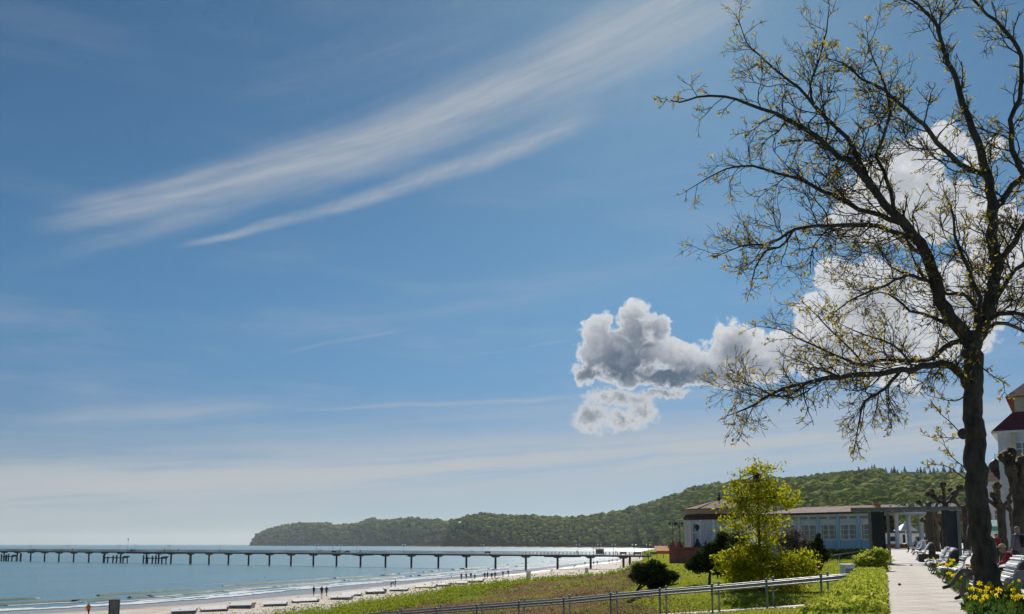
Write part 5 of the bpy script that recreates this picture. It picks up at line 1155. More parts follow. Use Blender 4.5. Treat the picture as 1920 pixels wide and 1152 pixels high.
def pz(p): s, t = ST(p.x, p.y); return float(prom_z(s))
for n_, (x, Yp, top, r_, kn, lab) in enumerate((
    (1917, 30, 838, .24, 6, 'large knobbly pollarded tree cut by the right edge of the photo'),
    (1882, 50, 905, .22, 6, 'pollarded tree with raised knuckled limbs just right of the big trunk, before the villa'),
    (1776, 52, 900, .20, 5, 'dark knuckled pollarded tree rising above the pergola beam, left of the big trunk'),
    (1747, 66, 926, .20, 5, 'pollarded tree seen above the pergola beam, second left of the big trunk'),
    (1812, 60, 915, .20, 5, 'pollarded tree mostly hidden behind the big trunk'),
    (1758, 76, 950, .19, 5, 'dark pollarded trunk under the pergola beam beside the slate screen'),
    (1741, 84, 962, .19, 5, 'pollarded trunk under the pergola beam next to the arcade column'),
    (1768, 92, 965, .19, 5, 'farthest pollarded trunk under the pergola beam'),
    (1902, 62, 925, .20, 5, 'pollarded tree between the hotel corner and the right edge'))):
    X = XY(x, Yp); p = Vector((X, Yp, 0)); p.z = pz(p); h = (HZ - top) / VS * Yp + H - p.z
    pollard(p, h * .95, r_, kn, lab, .45 if n_ == 0 else .8, seed=n_ * 3 + 2)
# ------------------------------------------------------------------ railings of the beach path
railm = MB().tube([(0, 0, 0), (0, 0, 1.08)], .038, 8).mesh('post', M['steel']); knob = MB().ball((0, 0, 0), .06, 8, 6).mesh('knob', M['steel'])
for row, nm in ((RAIL_A, 'nearer galvanised handrail of the path down to the beach'), (RAIL_B, 'farther galvanised handrail of the path down to the beach')):
    r = empty('path_railing', (0, 0, 0), 0, nm, 'railing', 'handrails of the beach path')
    MB().tube(row, .045, 8).build('handrail', M['steel'], r); MB().tube([p - Vector((0, 0, .11)) for p in row], .028, 8).build('lower_rail', M['steel'], r)
    for p in row[1:]:
        link('post', railm, r, p - Vector((0, 0, .99))); link('knob', knob, r, p + Vector((0, 0, .12)))
# utility cabinet
p = gpt(1587, 37.5); r = empty('utility_cabinet', p, .2, 'pale grey utility cabinet with a white lid standing on the lawn by the hedge', 'cabinet')
hh = at(1587, 1060, 37.5).z - p.z; MB().box((0, 0, hh / 2), (.46, .34, hh), bev=.012).build('body', M['pale_blue'], r); MB().box((0, 0, hh + .02), (.54, .42, .05), bev=.012).build('lid', M['white_wood'], r)
MB().box((0, -.178, hh * .55), (.38, .015, hh * .7)).build('door', M['steel'], r)
# ------------------------------------------------------------------ promenade benches
BPROF = [(.46, .33), (.475, .385), (.44, .43), (.37, .445), (.28, .435), (.17, .415), (.06, .40), (-.04, .40), (-.11, .44), (-.155, .52), (-.19, .61), (-.225, .70), (-.27, .79), (-.325, .87), (-.395, .935), (-.475, .965), (-.545, .95)]
def bench(s, t, z, label, L=1.9, rot=0.0):
    r = empty('promenade_bench', PW(s, t, z), math.atan2(UX, -UY) + rot, label, 'bench', 'white slatted benches along the promenade')
    pth = np.array([(x, 0, zz) for x, zz in BPROF]); q, _ = smooth_path(pth, [1] * len(pth), .012); seg = np.r_[0, np.cumsum(np.linalg.norm(np.diff(q, axis=0), axis=1))]
    n = int(seg[-1] / .052)
    for k in range(n):
        d = (k + .5) * seg[-1] / n; i = min(len(q) - 2, int(np.searchsorted(seg, d)) - 1); T = q[i + 1] - q[max(0, i - 1)]; a = math.atan2(-T[2], T[0])
        o = link('slat', BM['slat'], r, (q[i][0], 0, q[i][2])); o.rotation_euler = (0, a, 0)
    for y in (-L / 2 + .12, 0, L / 2 - .12): link('side_frame', BM['frame'], r, (0, y, 0))
    for y in (-L / 2 + .12, L / 2 - .12):
        for nm in ('front_leg', 'rear_leg'): link('leg', BM[nm], r, (0, y, 0))
    return r
_f = [(x, 0, z - .03) for x, z in BPROF[1:]]
BM = {'slat': MB().box((0, 0, 0), (.036, 1.9, .018), bev=.004).mesh('slat', M['bench_white']), 'frame': MB().tube(_f, .018, 6).mesh('side_frame', M['bench_white']),
      'front_leg': MB().tube([(.30, 0, .41), (.26, 0, .2), (.36, 0, 0)], .022, 6).mesh('leg', M['iron']), 'rear_leg': MB().tube([(-.10, 0, .40), (-.16, 0, .2), (-.34, 0, 0)], .022, 6).mesh('leg', M['iron'])}
def gz(s): return float(prom_z(s))
benches = [(22.75, 2.22, 0, 'white slatted bench behind the big trunk with a man sitting on it'), (32.6, 1.98, 0, 'white S curved slatted bench nearest to the big trunk on its left'),
           (40.2, 1.96, 0, 'white S curved slatted bench, second to the left of the big trunk'), (44.6, 2.02, 0, 'white S curved slatted bench, third to the left of the big trunk'),
           (61, 2.0, .03, 'white S curved slatted bench on the ramp, nearest beyond the pergola'), (69, 2.0, .03, 'white S curved slatted bench on the ramp, second beyond the pergola'), (77, 2.1, .03, 'white S curved slatted bench farthest up the ramp, with a seated person')]
for s, t, dz, lab in benches: bench(s, t, gz(s) + dz, lab)
# a white bench seen end on at the far side of the bed
bench(36.0, 4.6, gz(36) + .02, 'white slatted bench turned away behind the flower bed, left edge of the big trunk', rot=math.pi)
for s, lab in ((58.6, 'long low flower planter with pansies on the ramp edge beyond the pergola'),):
    r = empty('flower_planter', PW(s, 2.2, gz(s)), math.atan2(UY, UX), lab, 'planter'); MB().box((0, 0, .2), (1.2, 1.1, .4), bev=.02).build('box', M['pier_wood'], r); MB().box((0, 0, .40), (1.1, 1.0, .04)).build('soil', M['woodfloor'], r)
# ------------------------------------------------------------------ flower beds
M['daff'] = leafmat('daffodil yellow', [(.85, .70, .02), (.85, .74, .04)], .5); M['daff2'] = leafmat('daffodil cup', [(.85, .60, .015), (.82, .52, .01)], .5); M['stem'] = leafmat('narcissus leaves', [(.06, .12, .02), (.09, .16, .025), (.05, .09, .018)], .4)
M['pansy'] = leafmat('violet pansies', [(.03, .012, .06), (.05, .02, .10), (.30, .30, .34), (.02, .01, .03)], .3)
M['soil'] = mat('dark bed soil', (.055, .04, .03), (.03, .022, .018), 3, .95, .6, 12)
def daffodil(seed):
    R_ = random.Random(seed); mb = MB(); h = R_.uniform(.28, .38); lean = (R_.uniform(-.05, .05), R_.uniform(-.05, .05))
    mb.tube([(0, 0, 0), (lean[0] * .4, lean[1] * .4, h * .6), (lean[0], lean[1], h)], .006, 4, 0)
    for k in range(5):
        a = R_.uniform(0, 6.28); l = R_.uniform(.16, .30); w = .011; c, s_ = math.cos(a), math.sin(a)
        mb.add([(-s_ * w, c * w, 0), (s_ * w, -c * w, 0), (c * .05 + s_ * w, s_ * .05 - c * w, l * .7), (c * .05 - s_ * w, s_ * .05 + c * w, l * .7), (c * .11, s_ * .11, l)], [(0, 1, 2, 3), (3, 2, 4)], 0)
    stem = mb.mesh('stem', M['stem']); fl = MB(); a = R_.uniform(0, 6.28); D_ = Vector((math.cos(a), math.sin(a), R_.uniform(.0, .5))).normalized(); c = Vector((lean[0], lean[1], h)); u = D_.orthogonal().normalized(); v = D_.cross(u)
    for k in range(6):
        t = k * math.pi / 3; e = u * math.cos(t) + v * math.sin(t); f = u * math.cos(t + .5) + v * math.sin(t + .5); g = u * math.cos(t - .5) + v * math.sin(t - .5)
        fl.add([c, c + f * .032 + D_ * .006, c + e * .062 - D_ * .004, c + g * .032 + D_ * .006], [(0, 1, 2, 3)], 0)
    fl.tube([c, c + D_ * .02, c + D_ * .04], [.014, .017, .025], 7, 1, caps=False)
    return stem, fl.mesh('flower', [M['daff'], M['daff2']])
DF = [daffodil(k) for k in range(7)]
def bed(name, s0, s1, t0, t1, label, nd_, seed, green=1.0):
    R_ = random.Random(seed); z0 = gz((s0 + s1) / 2); r = empty(name, PW((s0 + s1) / 2, (t0 + t1) / 2, z0), math.atan2(UY, UX), label, 'flower bed', 'flower beds along the promenade'); ls, lt = s1 - s0, t1 - t0
    mb = MB(); k = 10; ol = [(math.copysign(abs(math.cos(q)) ** .6, math.cos(q)) * ls / 2, math.copysign(abs(math.sin(q)) ** .6, math.sin(q)) * lt / 2) for q in np.linspace(0, 2 * math.pi, 20, endpoint=False)]
    mb.add([(x, y, .0) for x, y in ol] + [(x * .93, y * .9, .07) for x, y in ol] + [(0, 0, .10)], [(i, (i + 1) % 20, 20 + (i + 1) % 20, 20 + i) for i in range(20)] + [(20 + i, 20 + (i + 1) % 20, 40) for i in range(20)], 0, True); mb.build('soil', M['soil'], r)
    n = int(ls * lt * 130 * green); P = np.stack([rng.uniform(-ls / 2, ls / 2, n), rng.uniform(-lt / 2, lt / 2, n), rng.uniform(.05, .24, n)], 1); P = P[(np.abs(P[:, 0] / ls * 2) ** 3.3 + np.abs(P[:, 1] / lt * 2) ** 3.3) < 1]
    tag(link('greenery', leafmesh('greenery', P, .075, M['stem'], aspect=2.4, up=1.1), r), kind='stuff')
    n = int(ls * lt * 36); P = np.stack([rng.uniform(-ls / 2, ls / 2, n), rng.uniform(-lt / 2, lt / 2, n), rng.uniform(.12, .22, n)], 1); P = P[(np.abs(P[:, 0] / ls * 2) ** 3.3 + np.abs(P[:, 1] / lt * 2) ** 3.3) < 1]
    tag(link('pansies', leafmesh('pansies', P, .05, M['pansy'], aspect=1.0), r), kind='stuff')
    for k in range(nd_):
        for _ in range(20):
            cl = (R_.uniform(-.5, .5), R_.uniform(-.5, .5))
            if mnoise.noise(Vector((cl[0] * ls * 1.1 + seed, cl[1] * lt * 1.6, 0))) > -.12: break
        if abs(cl[0] * 2) ** 3.3 + abs(cl[1] * 2) ** 3.3 > .95: continue
        w = PW((s0 + s1) / 2 + cl[0] * ls, (t0 + t1) / 2 + cl[1] * lt, z0 + .06); st, flm = DF[R_.randrange(7)]; sc_ = R_.uniform(.85, 1.15)
        d = empty('daffodil', w, R_.uniform(0, 6.28), 'yellow daffodil with a trumpet cup in the flower beds beside the benches', 'daffodil', 'daffodils in the flower beds'); d.scale = (sc_,) * 3
        link('stem', st, d); link('flower', flm, d)
bed('flower_bed', 15.6, 21.6, 1.25, 4.6, 'nearest flower bed full of yellow daffodils around the foot of the big trunk', 150, 3)
bed('flower_bed', 24.2, 31.4, 1.55, 3.0, 'flower bed with daffodils between the seated man and the next bench', 62, 8)
bed('flower_bed', 33.7, 39.2, 1.6, 3.0, 'flower bed with daffodils behind the second white bench', 36, 14)
bed('flower_bed', 45.8, 54.0, 1.8, 3.0, 'far flower bed with a few flowers before the pergola', 16, 21)
bed('flower_bed', 17.5, 30.0, 4.7, 6.3, 'flower bed with daffodils at the right edge of the photo', 30, 27)
# ------------------------------------------------------------------ people
CL = {}
def cloth(c):
    k = tuple(round(x, 3) for x in c)
    if k not in CL: CL[k] = mat('cloth %d' % len(CL), c, tuple(x * .7 for x in c), 9, .9, .25, 30, c3=tuple(min(1, x * 1.15) for x in c))
    return CL[k]
M['skin'] = mat('skin', (.42, .25, .18), (.38, .21, .15), 8, .55, .05)
def figure_mesh(J, seg, fingers=None, sub=1):
    """J: joints (x, y, z, radius); seg: (joint, joint, label); one skin grown over the joined bones"""
    names = list(J); idx = {n: i for i, n in enumerate(names)}
    me = bpy.data.meshes.new('body'); me.from_pydata([J[n][:3] for n in names], [(idx[a], idx[b]) for a, b, _ in seg], [])
    ob = bpy.data.objects.new('tmp', me); COL.objects.link(ob); md = ob.modifiers.new('s', 'SKIN'); md.use_smooth_shade = True
    sv = me.skin_vertices[0].data
    for i, n in enumerate(names): r = J[n][3]; sv[i].radius = (r, r) if not hasattr(r, '__len__') else r
    sv[idx['pelvis']].use_root = True
    sb = ob.modifiers.new('u', 'SUBSURF'); sb.levels = sub; sb.render_levels = sub
    dg = bpy.context.evaluated_depsgraph_get(); out = bpy.data.meshes.new_from_object(ob.evaluated_get(dg)); bpy.data.objects.remove(ob)
    if fingers:
        mb = MB(); b0 = len(out.vertices); V_ = [v.co[:] for v in out.vertices]; F_ = [tuple(p.vertices) for p in out.polygons]
        mb.v = V_; mb.f = F_; mb.m = [0] * len(F_); mb.sm = [True] * len(F_)
        for hand, direc, palm, curl in fingers:
            h = Vector(hand); d = Vector(direc).normalized(); nrm = Vector(palm).normalized(); w = d.cross(nrm).normalized()
            for k, (o_, l_) in enumerate(((-.028, .068), (-.010, .078), (.009, .074), (.027, .058))):
                a = h + w * o_ + d * .035; p1 = a + d * l_ * .5 + nrm * curl * .010; p2 = p1 + d * l_ * .32 + nrm * curl * .022; mb.tube([h + w * o_ * .8, a, p1, p2], [.011, .0105, .009, .007], 6)
            a = h - w * .03; mb.tube([a + d * -.015, a - w * .022 + d * .02 + nrm * curl * .012, a - w * .02 + d * .05 + nrm * curl * .02], [.013, .011, .008], 6)
        out2 = bpy.data.meshes.new('body'); out2.from_pydata(mb.v, [], mb.f); out2.update(); out2.polygons.foreach_set('use_smooth', [True] * len(mb.f)); out = out2
    # which bone does each face belong to
    C_ = np.array([p.center[:] for p in out.polygons]); best = np.full(len(C_), 9e9); lab = np.zeros(len(C_), int); LB = ['top', 'leg', 'skin', 'hair', 'shoe']
    for a, b, l in seg:
        A = np.array(J[a][:3]); B = np.array(J[b][:3]); ab = B - A; t = np.clip(((C_ - A) @ ab) / (ab @ ab), 0, 1); d = np.linalg.norm(C_ - A - t[:, None] * ab, axis=1)
        ra = J[a][3] if not hasattr(J[a][3], '__len__') else J[a][3][0]; rb = J[b][3] if not hasattr(J[b][3], '__len__') else J[b][3][0]; d = d - (ra * (1 - t) + rb * t) * .8
        m_ = d < best; best = np.where(m_, d, best); lab = np.where(m_, LB.index(l), lab)
    for _ in range(5 - len(out.materials)): out.materials.append(M['skin'])
    out.polygons.foreach_set('material_index', lab.astype(np.int32)); out.update(); return out
def skeleton(pose='walk', w=1.0, a=0.0):
    J = dict(pelvis=(0, 0, .95, .135 * w), belly=(.0, 0, 1.10, .135 * w), chest=(.0, 0, 1.30, .15 * w), neck=(.0, 0, 1.47, .055), chin=(.012, 0, 1.56, .075), head=(.01, 0, 1.64, .098), crown=(-.005, 0, 1.70, .075),
             nose=(.105, 0, 1.615, .012),
             sl=(0, .17, 1.41, .062 * w), el=(-.03, .235, 1.14, .048 * w), wl=(.05, .235, .90, .032), hl=(.075, .235, .82, .034), sr=(0, -.17, 1.41, .062 * w), er=(-.03, -.235, 1.14, .048 * w), wr=(.05, -.235, .90, .032), hr=(.075, -.235, .82, .034),
             pl=(0, .09, .90, .095 * w), kl=(.03, .10, .50, .062), al=(-.02, .10, .09, .045), tl=(.13, .11, .045, .036), pr=(0, -.09, .90, .095 * w), kr=(.03, -.10, .50, .062), ar=(-.02, -.10, .09, .045), tr=(.13, -.11, .045, .036))
    def st(n, **k):
        x, y, z, r = J[n]; J[n] = (k.get('x', x), k.get('y', y), k.get('z', z), r)
    if pose == 'walk':
        st('kl', x=.20); st('al', x=.24, z=.10); st('tl', x=.40, z=.06); st('kr', x=-.06, z=.49); st('ar', x=-.32, z=.16); st('tr', x=-.20, z=.05)
        st('el', x=-.12); st('wl', x=-.08, z=.90); st('hl', x=-.06, z=.82); st('er', x=.05); st('wr', x=.20, z=.96); st('hr', x=.26, z=.90)
    if pose == 'step':
        st('kl', x=.10); st('al', x=.08); st('tl', x=.23); st('kr', x=-.02); st('ar', x=-.14, z=.11); st('tr', x=.0, z=.045)
        st('el', x=.0, y=.21); st('wl', x=.17, y=.16, z=1.02); st('hl', x=.22, y=.12, z=1.03)
    if pose == 'pockets':
        for s_, q in (('l', 1), ('r', -1)): st('e' + s_, x=-.08, y=.27 * q); st('w' + s_, x=.06, y=.19 * q, z=.96); st('h' + s_, x=.10, y=.15 * q, z=.92)
    if pose == 'bend':
        st('belly', x=.10, z=1.06); st('chest', x=.28, z=1.16); st('neck', x=.42, z=1.20); st('chin', x=.50, z=1.20); st('head', x=.53, z=1.26); st('crown', x=.55, z=1.31); st('nose', x=.60, z=1.20)
        for s_, q in (('l', 1), ('r', -1)): st('s' + s_, x=.36, y=.16 * q, z=1.17); st('e' + s_, x=.42, y=.2 * q, z=.92); st('w' + s_, x=.50, y=.17 * q, z=.72); st('h' + s_, x=.53, y=.16 * q, z=.64)
    if pose.startswith('sit'):
        for s_, q in (('l', 1), ('r', -1)):
            st('p' + s_, x=.05, z=.50, y=.09 * q); st('k' + s_, x=.46, y=.12 * q, z=.52); st('a' + s_, x=.48, y=.12 * q, z=.09); st('t' + s_, x=.63, y=.13 * q, z=.045)
            st('e' + s_, x=.06, y=.22 * q, z=.78); st('w' + s_, x=.25, y=.15 * q, z=.66); st('h' + s_, x=.33, y=.12 * q, z=.63); st('s' + s_, x=-.14, z=1.0)
        st('pelvis', x=-.04, z=.53); st('belly', x=-.08, z=.70); st('chest', x=-.13, z=.90); st('neck', x=-.14, z=1.07); st('chin', x=-.12, z=1.15); st('head', x=-.125, z=1.23); st('crown', x=-.14, z=1.29); st('nose', x=-.025, z=1.205)
    if pose == 'sit_cross':
        st('kl', x=.47, y=.10, z=.50); st('al', x=.56, y=.06, z=.09); st('tl', x=.70, y=.05, z=.04); st('kr', x=.50, y=.0, z=.66); st('ar', x=.76, y=.13, z=.32); st('tr', x=.93, y=.14, z=.27)
        st('wl', x=.25, y=.08, z=.72); st('hl', x=.33, y=.04, z=.72); st('wr', x=.26, y=-.06, z=.72); st('hr', x=.34, y=-.02, z=.73)
    if pose == 'sit_hunch':
        st('belly', x=-.0, z=.70); st('chest', x=.06, z=.88); st('neck', x=.17, z=1.02); st('chin', x=.25, z=1.06); st('head', x=.27, z=1.13); st('crown', x=.27, z=1.19); st('nose', x=.36, z=1.08)
        for s_, q in (('l', 1), ('r', -1)): st('s' + s_, x=.09, z=.97); st('e' + s_, x=.22, y=.24 * q, z=.74); st('w' + s_, x=.40, y=.14 * q, z=.66); st('h' + s_, x=.46, y=.10 * q, z=.64)
    S = [('pelvis', 'belly', 'top'), ('belly', 'chest', 'top'), ('chest', 'neck', 'top'), ('neck', 'chin', 'skin'), ('chin', 'head', 'skin'), ('head', 'crown', 'hair'), ('head', 'nose', 'skin')]
    for s_ in 'lr': S += [('chest', 's' + s_, 'top'), ('s' + s_, 'e' + s_, 'top'), ('e' + s_, 'w' + s_, 'top'), ('w' + s_, 'h' + s_, 'skin'), ('pelvis', 'p' + s_, 'leg'), ('p' + s_, 'k' + s_, 'leg'), ('k' + s_, 'a' + s_, 'leg'), ('a' + s_, 't' + s_, 'shoe')]
    return J, S
PM = {}
def person(loc, rz, pose, top, legs, label, h=1.72, w=1.0, hair=(.05, .035, .02), group=None, near=False):
    key = (pose, round(w, 2), near)
    if key not in PM:
        J, S = skeleton(pose, w); fg = None
        if near:
            fg = []
            for s_, q in (('l', 1), ('r', -1)):
                hd, wr = Vector(J['h' + s_][:3]), Vector(J['w' + s_][:3]); fg.append((hd, (hd - wr), (0, -q, -.3) if 'sit' not in pose else (0, 0, -1), 1.0))
        PM[key] = figure_mesh(J, S, fg, 2 if near else 1)
    me = PM[key].copy()
    for i_, c in enumerate((cloth(top), cloth(legs), M['skin'], cloth(hair), cloth((.05, .04, .035)))): me.materials[i_] = c
    r = empty('person', loc, rz, label, 'person', group); r.scale = (h / 1.75,) * 3; link('body', me, r); return r
def face_to(p, x, y): return math.atan2(y - p.y, x - p.x)
beach = [  # place in the photo, pose, jacket, trousers, facing (deg, 0 = away to the right), label
 (588, 1118.5, 'step', (.04, .06, .07), (.03, .035, .045), 60, 'person in dark teal jacket walking alone just left of a couple on the sand'),
 (603, 1118.5, 'pockets', (.03, .035, .035), (.02, .02, .022), 70, 'person in black coat, left one of the couple walking on the lower beach'),
 (612, 1118.5, 'walk', (.22, .10, .05), (.03, .03, .035), 70, 'person in brown jacket, right one of the couple walking on the lower beach'),
 (733, 1103.5, 'bend', (.20, .055, .04), (.12, .05, .04), 20, 'person in dark red clothes bending over on the sand'),
 (741, 1103, 'pockets', (.03, .05, .05), (.12, .05, .035), 180, 'person in dark top standing close to one who bends over'),
 (865, 1088.5, 'pockets', (.36, .05, .04), (.02, .02, .02), 60, 'person in bright red jacket, leftmost of the walkers near the pier'),
 (874, 1088, 'step', (.22, .04, .04), (.04, .03, .03), 50, 'person in dark red jacket, second of the walkers near the pier'),
 (883, 1086, 'walk', (.02, .06, .07), (.03, .05, .07), 100, 'person in dark teal coat walking behind one in pale blue'),
 (890, 1090, 'step', (.22, .28, .36), (.25, .28, .33), 60, 'person in pale blue grey clothes walking on the beach'),
 (909, 1086, 'pockets', (.02, .03, .04), (.015, .02, .03), 60, 'person in navy coat, left one of a close pair'),
 (914, 1085, 'step', (.03, .04, .07), (.02, .03, .05), 60, 'person in dark blue coat, right one of a close pair'),
 (922, 1087, 'walk', (.10, .03, .04), (.09, .06, .05), 90, 'person in maroon jacket beside a tall one in black'),
 (928, 1085, 'pockets', (.015, .015, .02), (.015, .015, .02), 90, 'tall person all in black in front of a pier pile'),
 (943, 1083, 'step', (.42, .07, .07), (.06, .05, .05), 80, 'person in light red jacket right of the one in black'),
 (953, 1081, 'pockets', (.05, .07, .12), (.16, .18, .20), 60, 'person in navy jacket and grey trousers, rightmost of the walkers near the pier'),
 (1033, 1077, 'bend', (.55, .22, .03), (.40, .17, .04), 10, 'person in orange clothes crouching at the edge of the dune shrubs'),
 (1078, 1064.5, 'sit', (.05, .03, .03), (.06, .03, .03), 200, 'person in dark clothes sitting on the sand before the pier'),
 (1097, 1061, 'pockets', (.10, .08, .07), (.08, .07, .06), 80, 'person standing left of the first pier pile on the sand'),
 (1113, 1060.5, 'walk', (.02, .02, .025), (.02, .02, .02), 80, 'slim person in black walking right of the first pier pile on the sand'),
 (1120, 1059.5, 'pockets', (.02, .03, .03), (.02, .02, .03), 80, 'broad person in black under the pier by the water'),
 (1142, 1057, 'step', (.02, .02, .02), (.02, .02, .03), 80, 'person in black in the middle of the sand under the pier'),
 (1148, 1055, 'walk', (.12, .15, .20), (.06, .07, .10), 80, 'person in grey blue under the pier by the surf'),
 (1157, 1055.5, 'step', (.03, .04, .08), (.04, .05, .09), 80, 'person in navy left of the double pier piles'),
 (1199, 1050, 'pockets', (.03, .03, .035), (.03, .03, .03), 80, 'person in dark coat beyond the double pier piles'),
 (1215, 1047, 'step', (.03, .03, .035), (.05, .05, .05), 80, 'dark dressed person farthest along the sand under the pier'),
]
for x, y, pose, top, leg, dg, lab in beach:
    p = hit(x, y); person(p, math.radians(dg), pose, top, leg, lab, 1.76 if pose != 'sit' else 1.7, 1.2)
p = hit(165, 1152.0); p = hit(165, 1158); person(p, math.radians(75), 'walk', (.75, .16, .01), (.02, .025, .03), 'person in bright orange jacket and dark cap by the water at the bottom left', 1.72, 1.3, hair=(.01, .012, .02))
deck_people = [(118, (.10, .10, .11), 'person in grey top alone on the pier, left of its third lamp'), (138, (.03, .03, .03), 'dark dressed person leaning by the third lamp from the left on the pier'), (249, (.04, .04, .04), 'person standing at the left of the widened middle of the pier'),
 (256, (.30, .30, .32), 'person in pale grey at the widened middle of the pier'), (311, (.03, .03, .035), 'dark dressed person on the pier just left of a lamp'), (337, (.03, .03, .04), 'dark dressed person on the pier right of the widened middle'),
 (600, (.02, .02, .02), 'left of two dark dressed people standing on the pier by a lamp'), (604, (.03, .03, .04), 'right of two dark dressed people standing on the pier by a lamp'), (638, (.03, .02, .02), 'person standing in the bench bay of the pier'), (678, (.03, .03, .03), 'person standing on the pier right of the bench bay'),
 (887, (.02, .02, .02), 'dark dressed person left of the lone pier lamp'), (1083, (.03, .03, .035), 'person on the pier right of the fifth lamp'), (1133, (.02, .02, .02), 'dark dressed person on the pier right beside the glazed shelter'), (1156, (.03, .04, .04), 'person on the pier between the shelter and the shoreward lamps'), (1210, (.03, .03, .03), 'dark dressed person on the pier under the shoreward lamps')]
for k, (x, c, lab) in enumerate(deck_people): person(pp(pn(x), -.6, DK), PROT + (math.pi if k % 2 else 0), ('walk', 'pockets', 'step')[k % 3], c, (.03, .03, .035), lab, 1.7, 1.15)
# people on the promenade
bz = gz(22.6); p = PW(22.95, 2.04, bz); man = person(p, math.atan2(UX, -UY), 'sit_cross', (.20, .19, .17), (.17, .155, .13), 'seated man in beige trousers with crossed legs, his body hidden by the big trunk', 1.78, 1.05, near=True, hair=(.2, .2, .2))
X, Y_ = XY(1909, 27), 27.0; p = Vector((X, Y_, pz(Vector((X, Y_, 0))) + .02)); st_ = person(p, math.radians(110), 'step', (.20, .20, .22), (.05, .055, .07), 'standing man in grey jacket at the right edge, seen from the side', 1.74, 1.12, near=True, hair=(.30, .28, .26))
MB().box((.118, .085, 1.34), (.03, .10, .09), bev=.01).build('badge', plain('blue badge', (.02, .10, .65)), st_)
MB().tube([(-.12, 0, 1.46), (-.17, -.05, 1.3), (-.18, -.06, 1.1)], [.05, .12, .09], 8).build('backpack', cloth((.03, .03, .035)), st_)
X, Y_ = XY(1869, 44), 44.0; p = Vector((X, Y_, pz(Vector((X, Y_, 0))) + .02)); person(p, math.radians(200), 'step', (.30, .02, .03), (.03, .03, .04), 'standing woman in dark red jacket with black hair beside the pollarded tree', 1.64, 1.1, near=True, hair=(.01, .01, .012))
X, Y_ = XY(1897, 26.5), 26.5; p = Vector((X, Y_, pz(Vector((X, Y_, 0))) + .02)); q = person(p, math.radians(160), 'sit_hunch', (.42, .015, .03), (.05, .04, .05), 'child in a bright crimson jacket and yellow cap sitting behind the white bench', 1.62, 1.1, near=True, hair=(.6, .42, .18))
MB().lathe((.27, 0, 1.17), [(.115, 0), (.11, .05), (.07, .10), (.01, .12)], 12).box((.39, 0, 1.18), (.14, .15, .015)).build('cap', cloth((.65, .50, .22)), q)
s_, t_ = ST(p.x, p.y); tag(MB().box((0, 0, .22), (.9, .5, .44), bev=.02).build('stone_seat', M['concrete'], None, (p.x, p.y, p.z)), 'low stone seat under the child in crimson, behind the white bench', 'seat')
p = PW(77.2, 2.0, gz(77) + .02); person(p, math.atan2(UX, -UY), 'sit', (.26, .28, .36), (.05, .05, .06), 'person in pale blue top sitting on the farthest bench of the ramp', 1.7, 1.1)
# ------------------------------------------------------------------ things on the beach
def sandz(x, y): return hit(x, y)
wb_cloth = mat('pale canvas', (.62, .60, .60), (.50, .49, .50), 1.5, .8, .1, 8); wb_shade = mat('shaded grey wood', (.34, .31, .32), (.26, .235, .245), 3, .85, .2)  # purple grey shade of the sides painted into the wood colour
wb = [(345, 1151, 44), (402, 1147, 46), (452, 1141, 44), (516, 1137, 42), (573, 1130, 46), (640, 1125, 40), (660, 1118, 34), (705, 1114, 34), (748, 1109, 34), (798, 1103, 38), (832, 1100, 26), (862, 1096, 28), (893, 1092.5, 26)]
ords = ['first', 'second', 'third', 'fourth', 'fifth', 'sixth', 'seventh', 'eighth', 'ninth', 'tenth', 'eleventh', 'twelfth', 'thirteenth']
for k, (x, y, w_) in enumerate(wb):
    p = hit(x, y); L_ = w_ / (F / cp) * p.y; hgt = (.34, .26, .40, .30, .22)[k % 5]
    r = empty('windbreak', p, math.radians(14) + .30 * math.sin(k * 2.1), 'low pale topped wooden windbreak lying on the sand, %s from the left' % ords[k], 'windbreak', 'low windbreaks along the beach')
    MB().box((0, .35, hgt * .5), (L_, 1.5, hgt * .9), bev=.05).build('side_panel', wb_shade, r)
    MB().add([(-L_ / 2 - .1, -.6, hgt), (L_ / 2 + .1, -.6, hgt + .08), (L_ / 2 + .1, 1.3, hgt + .42), (-L_ / 2 - .1, 1.2, hgt + .30), (-L_ / 2 - .1, -.6, hgt - .06), (L_ / 2 + .1, -.6, hgt + .02), (L_ / 2 + .1, 1.3, hgt + .36), (-L_ / 2 - .1, 1.2, hgt + .24)], [(0, 1, 2, 3), (7, 6, 5, 4), (0, 4, 5, 1), (1, 5, 6, 2), (2, 6, 7, 3), (3, 7, 4, 0)]).build('top_cloth', wb_cloth, r)
    MB().box((L_ / 2 - .05, .1, hgt * .75), (.12, 1.6, hgt * 2.6), rot=Matrix.Rotation(.35, 4, 'Y')).build('end_board', wb_shade, r)
for x, y, Yt, w_, lab in ((991, 1086, 1073, .7, 'short grey concrete post on the sand behind the walkers'), (1100, 1075, 1065.5, .55, 'short grey post on the sand in front of the pier')):
    p = hit(x, y); h_ = (y - Yt) / VS * p.y; r = empty('beach_post', p, .3, lab, 'post', 'short posts on the beach'); MB().box((0, 0, h_ / 2 - .1), (w_ * p.y / 200 + .25, .5, h_ + .2), bev=.04).build('shaft', M['white_render'], r); MB().box((0, 0, h_ + .04), (w_ * p.y / 200 + .35, .6, .1), bev=.02).build('cap', M['concrete'], r)
p = at(213, 1160, 100); p.z = lz(p.x, p.y); top = at(213, 1126, 100).z
r = empty('sign_board', p, math.radians(4), 'tall blank grey board in a dark frame standing on the beach', 'sign'); wd = 18 / (F / cp) * 100
for s_ in (-1, 1): MB().box((s_ * wd / 2, 0, (top - p.z) / 2 - .2), (.11, .11, top - p.z + .4)).build('post', M['iron'], r)
MB().box((0, 0, top - p.z + .02), (wd + .12, .12, .12)).build('frame_top', M['iron'], r)
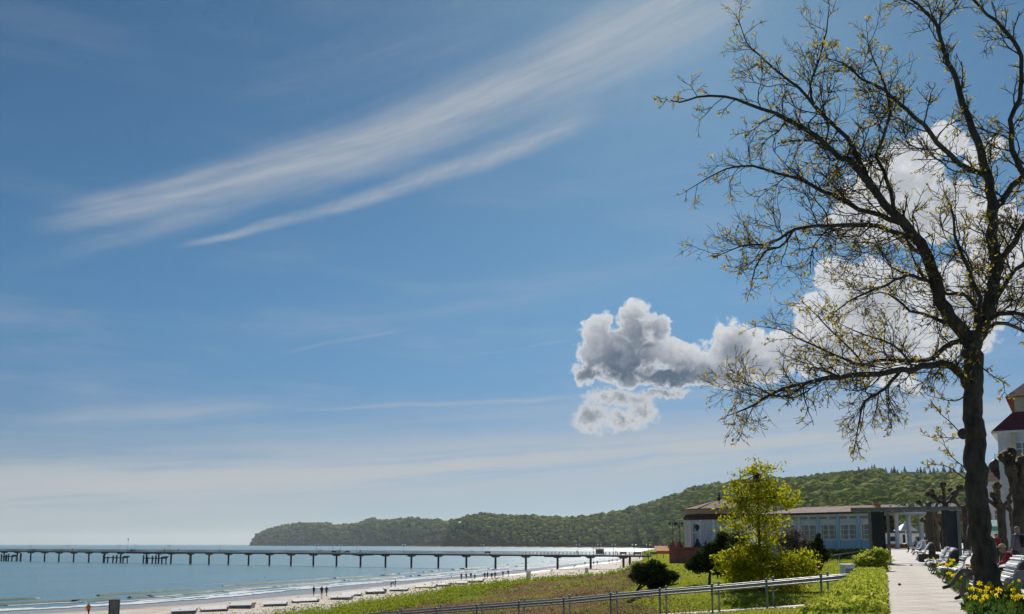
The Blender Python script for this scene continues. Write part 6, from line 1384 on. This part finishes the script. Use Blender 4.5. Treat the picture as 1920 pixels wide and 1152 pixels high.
MB().box((0, .01, (top - p.z) * .5), (wd - .06, .05, (top - p.z) * .96)).build('board', mat('grey board', (.16, .15, .15), (.12, .115, .12), 1, .7, .1), r)
p = hit(1242, 1048); r = empty('orange_tent', p, .1, 'low orange awning under the shore end of the pier', 'awning'); L_ = 26 / (F / cp) * p.y
MB().add([(-L_ / 2, -.8, 1.3), (L_ / 2, -.8, 1.3), (L_ / 2, .9, 2.1), (-L_ / 2, .9, 2.1), (-L_ / 2, -.8, .8), (L_ / 2, -.8, .8)], [(0, 1, 2, 3), (4, 5, 1, 0)]).build('canvas', plain('orange canvas', (.62, .17, .02), .8), r)
for s_ in (-1, 0, 1): MB().tube([(s_ * L_ / 2.1, -.7, 0), (s_ * L_ / 2.1, -.7, 1.3)], .05, 6).build('post', M['steel'], r)
p = PW(26.8, 1.1, gz(26.8)); 
p = at(1679, 1097, 1); s_ = 29.5; w = PW(s_, .30, gz(s_) + .012); r = tag(MB().ball((0, 0, .035), .05, 8, 6, sz=.7).build('fallen_cone', M['pier_wood'], None, w), 'small brown lump lying on the pale promenade slabs', 'pine cone')
# gull in the air and one on the water
for x, y, lab, fly in ((497, 1084, 'white gull floating on the sea near the surf', 0),):
    w = atz(x, y, .05); r = empty('gull', w, 1.0, lab, 'gull'); MB().lathe((0, 0, 0), [(.02, 0), (.16, .05), (.17, .14), (.05, .24)], 8).build('body', M['globe'], r); MB().ball((.16, 0, .30), .08, 8, 6).tube([(.1, 0, .15), (.16, 0, .30)], .06, 6).build('head', M['globe'], r)
    MB().tube([(.22, 0, .30), (.32, 0, .28)], [.02, .005], 5).build('beak', plain('gull beak', (.7, .4, .05)), r)

# ------------------------------------------------------------------ the air
hz_ = MB().box((0, 11500, 130), (33000, 30000, 265)).build('haze', base_mat('haze')[0]); hm = hz_.data.materials[0]; nt = hm.node_tree
pv = nt.nodes.new('ShaderNodeVolumePrincipled'); pv.inputs['Density'].default_value = .000028; pv.inputs['Color'].default_value = (.75, .86, .95, 1); pv.inputs['Anisotropy'].default_value = .3
nt.links.new(pv.outputs[0], [n for n in nt.nodes if n.type == 'OUTPUT_MATERIAL'][0].inputs['Volume']); tag(hz_, kind='stuff')
